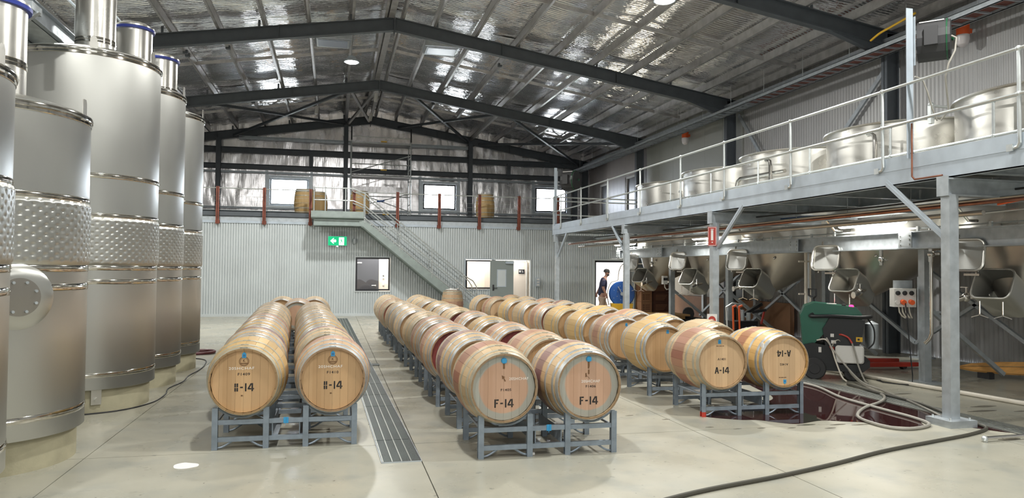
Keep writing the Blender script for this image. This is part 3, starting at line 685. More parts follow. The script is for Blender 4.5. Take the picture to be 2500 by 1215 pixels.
def amarks(num, flipped):
    s_ = -1 if flipped else 1
    return [('blue_tag', 'mesh', '', -.03 if not flipped else .01, s_*.235, 0, TAG), ('maker_line', 'mesh', '', -.02, s_*.185, 0, MLINE),
            ('marker_lettering', 'text', num, s_*.0, s_*.035, .036, ('ink2', .0006, 1)), ('stencil_mark', 'mesh', '', s_*.0, -s_*.09, 0, ST['A'])]

# ------------------------------------------------------------------ barrel racks
RD = .74
def rack_proto():
    P_ = {}
    P_['post'] = MB().chan((0, 0, 0), (0, 0, .375), .05, .05, up=(0, 1, 0), t=.006).mesh('post', M['rack'])
    P_['rail'] = MB().bar((-.63, 0, 0), (.63, 0, 0), .03, .042).mesh('rail', M['rack'])
    P_['saddle'] = MB().tube([(x, 0, .012+.085*(abs(x)/.2)**2) for x in np.linspace(-.2, .2, 11)], .011, 6).mesh('saddle', M['rack'])
    P_['arch'] = MB().tube([(x, 0, .085*(math.cos(x/.2*PI)+1)/2+.01) for x in np.linspace(-.2, .2, 13)], .010, 6).mesh('arch', M['rack'])
    P_['fork_channel'] = MB().box(-.004, .004, 0, RD, -.06, .06).box(0, .05, 0, RD, -.06, -.054).mesh('fork_channel', M['rack'])
    P_['tie'] = MB().cyl((0, 0, 0), (0, RD, 0), .012, 6).mesh('tie_bar', M['rack'])
    return P_
RP = rack_proto()
RPOST = MB().chan((0, 0, .055), (0, 0, .375), .05, .05, up=(0, 1, 0), t=.006).mesh('post', M['rack']); RTOE = MB().chan((0, 0, 0), (0, 0, .055), .052, .052, up=(0, 1, 0), t=.007).mesh('painted_toe', M['red'])
STRIP = MB().box(-.022, .022, -.004, .0, -.025, .03).bar((-.004, -.006, -.04), (.006, -.006, .03), .006, .003).mesh('blue_strap', M['tagblue'], False)
def rack(x, y, label, group, rz=0, strap=False, red=False):
    t = thing('barrel_rack', label, 'rack', (x, y, 0), rz, group)
    for yy in (0, RD):
        for i, xx in enumerate((-.615, -.175, .175, .615)):
            r_ = (0, 0, 0 if xx in (-.615, .175) else PI)
            if red and i == 0 and yy == 0: obj('post', RPOST, t, (xx, yy, 0), r_); obj('painted_toe', RTOE, t, (xx, yy, 0), r_, label='red painted toe')
            else: obj('post', RP['post'], t, (xx, yy, 0), r_)
        for z in (.245, .09): obj('rail', RP['rail'], t, (0, yy, z))
        for xx in (-.39, .39): obj('saddle', RP['saddle'], t, (xx, yy, .272)); obj('arch', RP['arch'], t, (xx, yy, -.005+.01))
    for xx in (-.12, .12): obj('fork_channel', RP['fork_channel'], t, (xx, 0, .17))
    for xx in (-.60, .60): obj('tie_bar', RP['tie'], t, (xx, 0, .245))
    if strap: obj('blue_strap', STRIP, t, (.0, -.017, .245))
    return t
ORD = ['front', 'second', 'third', 'fourth', 'fifth', 'sixth', 'seventh', 'eighth', 'ninth', 'tenth', 'eleventh', 'twelfth', 'thirteenth', 'fourteenth']
desc = {'pale': 'pale oak barrel', 'gold': 'golden oak barrel', 'red': 'red stained oak barrel', 'purple': 'purple stained oak barrel', 'rose': 'rose stained oak barrel', 'drip': 'oak barrel'}
ZB = .258
def row(nm, n, pos, woods, heads, specials, xo):
    for k in range(n):
        x, y, rz = pos(k)
        rack(x, y, 'grey steel barrel rack under the %s pair of barrels in the %s double row' % (ORD[k], nm), 'racks of the %s barrel row' % nm, rz, strap=(k == 0 and nm != 'right'), red=(k == 0 and nm == 'right'))
        for side in (0, 1):
            dx = (-.39, .39)[side]; sn = ('left', 'right')[side]
            bx = x+xo+dx*math.cos(rz)-(RD/2)*math.sin(rz); by = y+(RD/2)*math.cos(rz)+dx*math.sin(rz)
            wd = woods[side][k % len(woods[side])]; hd = heads[side][k % len(heads[side])]
            sp = specials.get((k, side), {})
            lbl = sp.get('label') or '%s, %s in the %s column of the %s row' % (desc[wd], ORD[k], sn, nm)
            barrel(bx, by, ZB, lbl, 'barrels of the %s double row' % nm, wd, hd, split=sp.get('split', False), rz=rz+random.uniform(-.012, .012)*(k > 0),
                   marks=sp.get('marks'), hoop='hoop' if (k*3+side) % 4 else 'hoop_dull', flip=sp.get('flip', False))
# left row "H"
def posH(k):
    y = 7.14+1.25*k; x = -.405-.047*(y-7.14)
    return x, y, (.0 if k < 1 else .03)
row('left', 7, posH, (['gold', 'purple', 'gold', 'rose', 'pale', 'pale', 'pale', 'pale', 'pale'], ['rose', 'purple', 'gold', 'pale', 'pale', 'pale', 'pale', 'pale']),
    (['tan'], ['tan']), {(0, 0): dict(split=True, marks=hmarks('F1409'), label='oak barrel chalked and stencilled H-14 over the number F1409, front left of the left row'),
                         (0, 1): dict(split=True, marks=hmarks('F1410'), label='oak barrel stencilled H-14 with the number F1410, front right of the left row')}, .02)
tx = -.78
rack(tx, 17.55, 'grey steel barrel rack at the far end of the left double row', 'racks of the left barrel row')
barrel(tx-.36, 17.95, ZB, 'pale oak barrel at the far left end of the left double row', 'barrels of the left double row', 'pale')
barrel(tx+.36, 17.95, ZB, 'pale oak barrel at the far right end of the left double row', 'barrels of the left double row', 'pale')
rack(-.74, 16.55, 'grey steel barrel rack just before the last pair of the left double row', 'racks of the left barrel row')
barrel(-.74-.0, 16.85, ZB+.0, 'oak barrel sitting alone between the two columns at the far end of the left row', 'barrels of the left double row', 'rose', 'pink')
# middle row "F"
def posF(k): y = 6.36+1.245*k; return 1.885+.02*math.sin(k*2.1)-.012*max(0, k-1), y, .012*math.sin(k*1.7)
row('middle', 11, posF, (['red', 'purple', 'rose', 'rose', 'pale', 'pale', 'pale', 'pale', 'rose', 'pale', 'pale', 'pale', 'pale', 'pale'], ['purple', 'rose', 'rose', 'gold', 'rose', 'pale', 'pale', 'gold', 'pale', 'pale', 'pale', 'pale', 'pale']),
    (['pink', 'tan', 'wine', 'tan', 'tan', 'tan'], ['pink', 'tan', 'wine', 'tan', 'tan', 'wine', 'tan']),
    {(0, 0): dict(split=True, marks=fmarks('F1405', False), label='grey rimmed oak barrel stencilled F-14 over number F1405, front left of the middle row'),
     (0, 1): dict(split=True, marks=fmarks('F1406', True), label='grey rimmed oak barrel stencilled F-14 with number F1406, front right of the middle row')}, -.038)
# right row "A"
def posA(k):
    y = (7.66, 9.08, 10.45, 11.75, 13.0, 14.2, 15.4, 16.6, 17.7, 18.85)[k]; x = (4.72, 4.70, 4.71, 4.74, 4.70, 4.72, 4.66, 4.60, 4.42, 4.30)[k]
    return x, y, (-.03 if k < 3 else .02)
row('right', 10, posA, (['red', 'gold', 'rose', 'gold', 'gold', 'rose', 'pale', 'gold', 'rose', 'pale', 'pale', 'pale'], ['drip', 'pale', 'gold', 'rose', 'gold', 'pale', 'purple', 'rose', 'pale', 'rose', 'rose', 'pale']),
    (['light', 'tan', 'tan', 'tan', 'tan', 'wine', 'tan', 'tan'], ['light', 'tan', 'tan']),
    {(0, 0): dict(split=True, marks=amarks('A1401', False), label='oak barrel stencilled A-14 with number A1401 and red bilge, front left of the right row'),
     (0, 1): dict(split=True, marks=amarks('A1402', True), flip=True, label='oak barrel with upside down A-14 lettering and dripped stain, front right of right row'),
     (1, 0): dict(marks=[('blue_tag', 'mesh', '', .03, .23, 0, TAG), ('marker_lettering', 'text', 'A-', .06, -.12, .05, ('ink', .001, 1))]), (2, 0): dict(marks=[('blue_tag', 'mesh', '', .0, .22, 0, TAG)])}, -.028)
# odd barrels
for o_ in [o for o in COL.objects if o.name.startswith('oak_barrel') and 'upside down' in o.get('label', '')]:
    MB().cbox((-.262, -.415, RB+.175), (.012, .045, .075)).build('sticker', M['paper'], o_)
zc_ = 3.5
def upright(x, y, z, label, grp, wood='gold'):
    t = thing('upright_barrel', label, 'barrel', (x, y, z), 0, grp)
    o = obj('staves', BODY[wood], t, (0, 0, HL), (PI/2, 0, 0), kind='stuff'); obj('head', HD[('tan', 0)], t, (0, 0, HL), (-PI/2, 0, 0))
    for me in HM['hoop_dull']: obj('hoop', me, t, (0, 0, HL), (PI/2, 0, 0))
    return t
upright(-1.05, 27.2, zc_, 'upright oak barrel on the mezzanine in front of the left window', 'upright barrels on the mezzanine', 'gold')
upright(-.62, 28.1, zc_, 'upright oak barrel on the mezzanine half hidden behind the post at the stair landing', 'upright barrels on the mezzanine', 'gold')
upright(.88, 27.3, zc_, 'upright oak barrel on the mezzanine behind the stair head', 'upright barrels on the mezzanine', 'gold')
upright(5.45, 26.9, zc_, 'upright oak barrel alone on the mezzanine between middle and right windows', 'upright barrels on the mezzanine', 'gold')
ub = upright(3.83, 24.2, .0, 'weathered oak barrel standing on end at the foot of the stairs', None, 'rose')
tag(MB().tube([(3.6, 24.1, .965), (3.75, 24.25, 1.0), (3.9, 24.15, .975), (4.05, 24.3, 1.01)], .018, 6).tube([(3.65, 24.3, .965), (3.85, 24.1, 1.0), (4.0, 24.35, .97)], .015, 6).cbox((3.8, 24.2, .965), (.34, .3, .02)).build('plastic_wrap', M['white']), 'crumpled clear plastic wrap on top of the upright barrel by the stairs', 'wrap')
print('barrels done', len(bpy.data.objects))

# ------------------------------------------------------------------ tall tanks at the left
TR, TX = .79, -2.91
def dimple_mesh(z0, z1, R):
    nu = 400; nv = int((z1-z0)/.0110)+1; a = np.linspace(0, 2*PI, nu+1); z = np.linspace(z0, z1, nv)
    A = a[:, None]*R; Z = z[None, :]-z0; k = 2*PI*R/50; kz = .080
    uu = (A/k+Z/kz); vv = (A/k-Z/kz); du = np.abs(uu-np.round(uu)); dv = np.abs(vv-np.round(vv))
    d = np.exp(-((du**2+dv**2)/.018)); edge = np.clip(np.minimum(Z, (z1-z0)-Z)/.03, 0, 1)
    rr = R+.003+.013*(1-d)*edge
    P = np.zeros((nu+1, nv, 3)); P[..., 0] = rr*np.cos(a)[:, None]; P[..., 1] = rr*np.sin(a)[:, None]; P[..., 2] = z[None, :]
    return grid_mesh('dimple_jacket', P, M['stainless'])
DIM = dimple_mesh(1.655, 2.195, TR)
NECKZ = {0: (.28, .95), 1: (.29, .93), 2: (.215, 1.0), 3: (.24, .93), 4: (.27, .93)}
tank_lbl = ['squat stainless wine tank cut off by the left edge of the picture', 'squat dimple jacketed wine tank with the bolted round manway, second from the left', 'tall stainless wine tank with a lifting lug and wide chimney, third from the left', 'tall stainless wine tank, fourth from the left, behind the broad one', 'tall stainless wine tank furthest along the left row']
def tank(i, y, H):
    t = thing('wine_tank', tank_lbl[i], 'tank', (TX, y, 0), 0, 'stainless wine tanks along the left side')
    MB().lathe([(0, 0), (TR-.055, 0), (TR-.055, .27), (0, .27)], seg=64).build('plinth', M['concrete_plinth'], t)
    MB().lathe([(TR-.01, .265), (TR+.002, .27), (TR, 1.655)], seg=96).lathe([(TR, 2.195), (TR, H)], seg=96).build('shell', M['stainless'], t)
    obj('dimple_jacket', DIM, t)
    MB().lathe([(TR-.002, H-.03), (TR+.012, H-.02), (TR+.012, H+.012), (TR-.02, H+.03), (TR-.25, H+.10), (.05, H+.17)], seg=96).build('roof_cone', M['stainless'], t)
    bands = [.43, 1.47, 1.625, 2.21]+([2.66] if H > 3.5 else [])
    for z in bands: MB().lathe([(TR+.001, z-.028), (TR+.005, z-.022), (TR+.0055, z-.004), (TR+.009, z), (TR+.0055, z+.004), (TR+.005, z+.022), (TR+.001, z+.028)], seg=96).build('weld_band', M['polish'], t)
    MB().lathe([(TR+.002, H-.065), (TR+.006, H-.06), (TR+.006, H-.035), (TR+.014, H-.03), (TR+.018, H-.01), (TR+.014, H+.008), (TR+.002, H+.01)], seg=96).build('top_rim', M['polish'], t)
    nr, nh = NECKZ[i]; ox = (0, 0, .09, .10, .10)[i]
    n_ = MB().lathe([(nr, H+.0), (nr, H+nh)], (ox, -.08 if i == 2 else 0, 0), seg=48); nk = n_.build('chimney', M['stainless_mid'], t)
    for z in (H+.30, H+.42 if False else H+.30): pass
    MB().lathe([(nr+.001, -.035), (nr+.005, -.03), (nr+.005, -.004), (nr+.008, 0), (nr+.005, .004), (nr+.005, .03), (nr+.001, .035)], (ox, -.08 if i == 2 else 0, H+(.24 if i == 2 else .42)), seg=48).build('weld_band', M['polish'], nk)
    MB().lathe([(nr+.0, -.03), (nr+.03, -.03), (nr+.035, 0), (nr, .02)], (ox, -.08 if i == 2 else 0, H+nh), seg=48).build('lid_seal', M['blue_lid'], t)
    MB().lathe([(nr+.02, 0), (nr+.02, .02), (nr-.06, .07), (0, .09)], (ox, -.08 if i == 2 else 0, H+nh+.01), seg=48).build('lid', M['stainless_mid'], t)
    for a in (-1.05, -.12, 1.9, 3.6):
        a += (.0, .0, -.18, 0, 0)[i]; lg = MB().prism([(-.035, -.06), (.035, -.06), (.035, .09), (.02, .12), (-.02, .12), (-.035, .09)], -.004, .004, 'y').lathe([(.010, -.0045), (.010, .0045)], (0, 0, .09), 'y', 10, 0)
        ca, sa = math.cos(a), math.sin(a); tilt = Matrix.Rotation(a+PI/2, 4, 'Z') @ Matrix.Rotation(.0, 4, 'X')
        lg.xf(Matrix.Translation((ca*(TR+.01), sa*(TR+.01), H+.02)) @ tilt).build('lifting_lug', M['stainless_mid'], t)
    for a in (-1.08, 1.5, 3.8):
        br_ = MB().box(-.052, .052, -.012, .0, .10, .30).box(-.052, .052, -.02, .08, .295, .305).cyl((0, -.012, .16), (0, -.045, .16), .022, 8).cyl((0, -.013, .16), (0, -.02, .16), .034, 12)
        br_.xf(Matrix.Translation((math.cos(a)*(TR-.045), math.sin(a)*(TR-.045), 0)) @ Matrix.Rotation(a+PI/2, 4, 'Z')).build('anchor_bracket', M['stainless_mid'], t)
    return t
TY = [5.49, 7.13, 9.79, 11.37, 12.95]
tanks = [tank(i, y, 2.945 if i < 2 else 4.07) for i, y in enumerate(TY)]
# round bolted manway on the second tank
a = math.atan2(-7.13, 2.91)+.30; mwp = Matrix.Translation((math.cos(a)*(TR-.0), math.sin(a)*(TR-.0), 1.40)) @ Matrix.Rotation(a+PI/2, 4, 'Z')
mw = thing('anchor', 'x', 'x') ; bpy.data.objects.remove(mw)
ring = MB().lathe([(.262, .10), (.258, -.02), (.225, -.045), (.15, -.05), (.15, -.03)], (0, 0, 0), 'y', 48); ring.xf(mwp); rg = ring.build('manway', M['stainless'], tanks[1])
b = MB().lathe([(.15, -.045), (.15, -.066), (.0, -.07)], (0, 0, 0), 'y', 40); b.xf(mwp); b.build('cover_plate', mat('cover_steel', (.36, .34, .31), .3, .9), rg)
for k in range(8):
    t_ = 2*PI*(k+.5)/8; b = MB().cyl((.122*math.cos(t_), -.066, .122*math.sin(t_)), (.122*math.cos(t_), -.085, .122*math.sin(t_)), .012, 6); b.xf(mwp); b.build('bolt', M['galv'], rg)
# catwalk bracket and pipe above the tanks
cw = thing('tank_catwalk', 'grey steel catwalk with folded brackets over the tall tanks, top left corner', 'walkway', (0, 0, 0))
MB().chan((-3.45, 5.0, 4.62), (-3.45, 14.2, 4.62), .07, .22).build('edge_beam', M['galv'], cw); MB().chan((-4.15, 5.0, 4.62), (-4.15, 14.2, 4.62), .07, .22, side=-1).build('edge_beam', M['galv'], cw)
MB().box(-4.15, -3.45, 5.0, 14.2, 4.73, 4.76).build('deck', M['galv'], cw)
for y in (8.35, 10.6, 12.2): MB().prism([(-4.2, 4.5), (-3.35, 4.5), (-2.95, 4.22), (-3.1, 4.1), (-3.55, 4.08), (-3.95, 4.2)], y, y+.06).box(-3.2, -2.98, y-.1, y+.16, 4.22, 4.30).build('folded_bracket', M['galv'], cw)
MB().cyl((-3.12, 8.28, 3.86), (-3.12, 8.28, 4.24), .055, 16).build('drop_pipe', M['stainless_mid'], cw)
for y in (8.0, 9.6, 11.2, 12.8): MB().cyl((-3.5, y, 4.7), (-3.5, y, 5.7), .024, 8).build('stanchion', M['galv_tube'], cw)
for z in (5.2, 5.7): MB().cyl((-3.5, 5, z), (-3.5, 14.2, z), .02, 8).build('rail', M['galv_tube'], cw)

# ------------------------------------------------------------------ raised walkway at the right
PXE = 6.57
wk = thing('steel_walkway', 'galvanised steel walkway on box posts running along the fermenter tops', 'walkway', (0, 0, 0))
MB().box(PXE, PXE+.012, 4.6, 21.9, 2.71, 2.9).box(PXE, PXE+.08, 4.6, 21.9, 2.71, 2.722).box(PXE, PXE+.08, 4.6, 21.9, 2.885, 2.9).build('edge_beam', M['galv_pale'], wk)
MB().box(PXE-.006, PXE+.004, 4.6, 21.9, 2.885, 3.05).build('kick_plate', M['galv_pale'], wk)
MB().box(PXE+.02, 8.3, 4.6, 21.9, 2.90, 2.935).build('deck', M['grate_galv'], wk)
MB().chan((8.3, 4.6, 2.81), (8.3, 21.9, 2.81), .08, .2, side=-1).build('edge_beam', M['galv'], wk)
for y in [5.2+1.28*i for i in range(13)]: MB().chan((PXE+.02, y, 2.8), (8.3, y, 2.8), .06, .16).build('joist', M['galv'], wk)
PY = [6.74, 11.9, 15.95, 21.4]
for i, y in enumerate(PY):
    b = MB().box(PXE-.055, PXE+.065, y-.06, y+.06, .02, 2.5)
    b.build('post', M['galv'], wk, smooth=False)
    bp = MB().box(PXE-.17, PXE+.18, y-.17, y+.17, .0, .075).build('base_plate', M['galv'], wk, smooth=False)
    for sx in (-.12, .13):
        for sy in (-.12, .12): MB().cyl((PXE+sx, y+sy, .075), (PXE+sx, y+sy, .10), .012, 6).build('anchor_bolt', M['galv_tube'], bp)
    MB().ibeam((PXE-.08, y, 2.6), (8.75, y, 2.6), .12, .2).box(PXE-.09, PXE-.08, y-.08, y+.08, 2.5, 2.72).build('cross_beam', M['galv'], wk)
    ya = y+.95 if i in (0, 2) else y-.95
    MB().bar((PXE, y+(.06 if i in (0, 2) else -.06), 2.05), (PXE, ya, 2.76), .075, .008, up=(1, 0, 0)).bar((PXE+.03, y+(.06 if i in (0, 2) else -.06), 2.05), (PXE+.03, ya, 2.76), .008, .075, up=(1, 0, 0)).cyl((PXE-.01, y+.09, 2.12), (PXE+.06, y+.09, 2.12), .018, 6).build('knee_brace', M['galv_pale'], wk)
def guard(name, lbl, x, ys, y0, y1, z0, out):
    t = thing(name, lbl, 'railing', (0, 0, 0))
    for z in (3.88, 3.43): MB().cyl((x, y0, z), (x, y1, z), .019, 8).build('rail', M['galv_tube'], t)
    for y in ys:
        if out: pts = [(x, y, 3.88), (x, y, 3.03), (x+.005, y, 2.95), (x+.015, y+.03, 2.915), (x+.02, y+.09, 2.905)]
        else: pts = [(x, y, 3.88), (x, y, 2.94)]
        b = MB().tube(pts, .019, 8)
        for z in (3.88, 3.43): b.sphere((x, y, z), .031, 10, 7)
        if out: b.cbox((x+.0, y+.11, 2.91), (.012, .07, .07))
        b.build('stanchion', M['galv_tube'], t)
    return t
guard('guard_rail', 'galvanised tube guard rail along the front edge of the steel walkway', PXE-.03, [5.85, 7.71, 9.59, 11.5, 13.15, 15.1, 17.08, 19.1, 20.95], 4.6, 21.7, 2.9, True)
guard('guard_rail', 'galvanised tube guard rail at the back of the steel walkway, next to the fermenter rims', 8.23, [5.9, 7.73, 9.54, 11.5, 13.15, 15.05, 17.1], 4.6, 18.4, 2.9, False)
cr = thing('guard_rail', 'galvanised cross rail closing the far end of the steel walkway', 'railing', (0, 21.8, 0))
for z in (3.9, 3.78, 3.35): MB().cyl((PXE, 0, z), (10.9, 0, z-.02), .02, 8).build('rail', M['galv_tube'], cr)
for x in (PXE, 8.3, 9.4, 10.6): MB().cyl((x, 0, 2.9), (x, 0, 3.9), .02, 8).build('stanchion', M['galv_tube'], cr)
# hose reel posts
def reelpost(y, lbl, foot=True):
    t = thing('mast', lbl, 'post', (PXE+.0, y, 0))
    MB().bar((0, 0, 3.0), (0, 0, 4.78), .09, .008, up=(0, 1, 0)).bar((.041, .045, 3.0), (.041, .045, 4.78), .008, .09, up=(0, 1, 0)).build('angle', M['galv_pale'], t)
    MB().bar((0, 0, 3.03), (.42, .0, 3.03), .075, .008, up=(0, 1, 0)).bar((0, .035, 2.995), (.42, .035, 2.995), .075, .008).build('foot_angle', M['galv_pale'], t)
    MB().box(.05, .06, -.03, .08, 4.1, 4.68).build('mount_plate', M['galv'], t)
reelpost(7.3, 'pale galvanised angle mast carrying the large hose reel at the upper right')
reelpost(21.6, 'pale galvanised angle mast carrying the small distant hose reel at the walkway end')
def hosereel(x, y, z, lbl, s=1.):
    t = thing('hose_reel', lbl, 'hose reel', (x, y, z), .75)
    oct_ = lambda R, c=.35: [(R*math.cos(a), R*math.sin(a)*1.12) for a in np.linspace(0, 2*PI, 17)[:-1]]
    MB().prism([(p*s, q*s) for p, q in oct_(.215)], -.15*s, .15*s, 'y').build('housing', M['dark'], t, ang=20)
    MB().prism([(p*s, q*s) for p, q in oct_(.222)], -.165*s, -.15*s, 'y').build('side_cover', M['reel_green'], t, ang=20, rot=None)
    MB().prism([(p*s, q*s) for p, q in oct_(.21)], -.192*s, -.164*s, 'y').build('side_face', M['dark'], t, ang=20)
    MB().box(-.25*s, -.12*s, -.07*s, .07*s, -.10*s, .12*s).build('bracket', M['dark'], t)
    MB().prism([(-.12*s, .205*s), (.06*s, .235*s), (.06*s, .247*s), (-.12*s, .217*s)], -.13*s, .13*s, 'y').build('top_cover', M['white'], t)
    MB().lathe([(.02*s, -.005), (.03*s, -.02*s), (.012*s, -.035*s), (0, -.035*s)], (.07*s, -.19*s, .02*s), 'y', 12).build('hub', M['reel_green'], t)
    return t
r1 = hosereel(6.93, 7.34, 4.43, 'green and black hose reel mounted high on the near mast')
hosereel(6.93, 21.3, 4.36, 'black hose reel on the far mast in front of the right gable window', 1.25)
tag(MB().tube([(7.0, 7.13, 4.44), (7.02, 7.08, 4.40), (7.0, 7.08, 4.25), (6.93, 7.1, 4.1), (6.93, 7.15, 3.95), (7.05, 7.25, 3.78), (7.12, 7.3, 3.6), (7.1, 7.4, 3.50)], .011, 8).build('air_hose', M['hose_grey']), 'grey hose hanging from the large reel over the walkway rail', 'hose')
tag(MB().tube([(6.66, 7.32, 3.98), (6.75, 7.3, 3.95), (6.82, 7.3, 3.8), (6.88, 7.3, 3.62), (7.0, 7.35, 3.48)], .009, 8).build('air_hose', M['hose_grey']), 'thin grey hose looping from the near mast, left of the reel hose', 'hose')
tag(MB().tube([(PXE-.03, 7.24, 3.4), (PXE-.03, 7.24, 2.78), (PXE-.03, 7.2, 2.74), (PXE-.03, 6.8, 2.74)], .011, 8).build('copper_pipe', M['copper']), 'copper pipe dropping beside the near mast and bending under the walkway edge', 'pipe')
# services under the walkway
tag(MB().tube([(6.98, 5, 2.44), (6.98, 21.5, 2.44)], .022, 8).build('copper_pipe', M['copper']), 'long horizontal copper pipe hung below the walkway', 'pipe')
tag(MB().tube([(7.2, 5, 2.50), (7.2, 21.5, 2.50)], .014, 8).tube([(7.3, 7, 2.36), (7.3, 21.5, 2.36)], .03, 8).build('service_pipes', M['stainless_dim']), 'grey service pipes behind the copper pipe below the walkway', 'pipe')
tr = thing('cable_tray', 'galvanised cable tray hanging below the walkway deck with orange cables', 'cable tray', (7.75, 0, 2.5))
MB().box(-.15, -.14, 5, 21.5, 0, .07).box(.14, .15, 5, 21.5, 0, .07).box(-.15, .15, 5, 21.5, 0, .006).build('tray', M['galv'], tr)
for y in [6+1.3*i for i in range(12)]: MB().cyl((0, y, .0), (0, y, .32), .006, 6).box(-.17, .17, y-.02, y+.02, -.02, 0).build('hanger', M['galv'], tr)
tag(MB().tube([(7.7, 5.2, 2.56), (7.72, 6.8, 2.55), (7.68, 7.8, 2.56), (7.72, 9.0, 2.55)], .014, 6).tube([(7.62, 5.0, 2.56), (7.66, 6.6, 2.53), (7.5, 7.0, 2.46)], .014, 6).build('orange_cable', M['orange']), 'bundle of orange cables in the tray under the near end of the walkway', 'cable')
for i, (ya, yb, w_) in enumerate([(9.25, 10.75, 'nearest'), (14.45, 15.95, 'middle'), (19.4, 20.9, 'furthest')]):
    t = thing('tube_light', 'lit fluorescent fitting under the walkway, %s of the three' % w_, 'light', (8.25, (ya+yb)/2, 2.44), 0, 'fluorescent fittings below the walkway')
    L_ = (yb-ya)/2
    MB().box(-.07, .07, -L_, L_, .02, .06).build('housing', M['white'], t)
    MB().lathe([(.0, -L_+.02), (.05, -L_+.03), (.06, -L_+.06), (.06, L_-.06), (.05, L_-.03), (0, L_-.02)], (0, 0, 0), 'y', 12).build('diffuser', M['tube'], t)
    for y in np.linspace(-L_+.1, L_-.1, 6): MB().box(-.075, -.06, y-.01, y+.01, .0, .04).build('clip', M['galv'], t)
    light('tube_lamp', 'AREA', (0, 0, -.07), TUBE_W, (1, .96, .88), .12, 2*L_-.1, (0, 0, 0), t)

# ------------------------------------------------------------------ conical fermenters
FX, FRD = 9.80, 1.36
FY = [8.0, 10.88, 13.75, 16.5, 19.4]
WHY = ['nearest', 'second', 'third', 'fourth', 'furthest']
def oblique_cone(R, zt, apex, zb, rb, seg=64):
    b = MB(); V = []; nz = 8
    for j in range(nz+1):
        t = j/nz; z = zt+(zb-zt)*t; cx = apex[0]*t; cy = apex[1]*t; rr = R+(rb-R)*t
        V += [(cx+rr*math.cos(2*PI*i/seg), cy+rr*math.sin(2*PI*i/seg), z) for i in range(seg)]
    F = [(j*seg+i, j*seg+(i+1) % seg, (j+1)*seg+(i+1) % seg, (j+1)*seg+i) for j in range(nz) for i in range(seg)]
    F.append(tuple(nz*seg+i for i in range(seg)))
    return b.add(V, F)
def rrect(w, h, rc, n=4):
    P = []
    for cx, cy, a0 in ((w/2-rc, h/2-rc, 0), (-w/2+rc, h/2-rc, PI/2), (-w/2+rc, -h/2+rc, PI), (w/2-rc, -h/2+rc, 1.5*PI)):
        for k in range(n+1): a_ = a0+PI/2*k/n; P.append((cx+rc*math.cos(a_), cy+rc*math.sin(a_)))
    return P
def loops(rings, cap0=False, cap1=False):
    n = len(rings[0]); V = [p for g_ in rings for p in g_]; F = [(j*n+i, j*n+(i+1) % n, (j+1)*n+(i+1) % n, (j+1)*n+i) for j in range(len(rings)-1) for i in range(n)]
    if cap0: F.append(tuple(range(n)))
    if cap1: F.append(tuple((len(rings)-1)*n+i for i in range(n)))
    return MB().add(V, F)
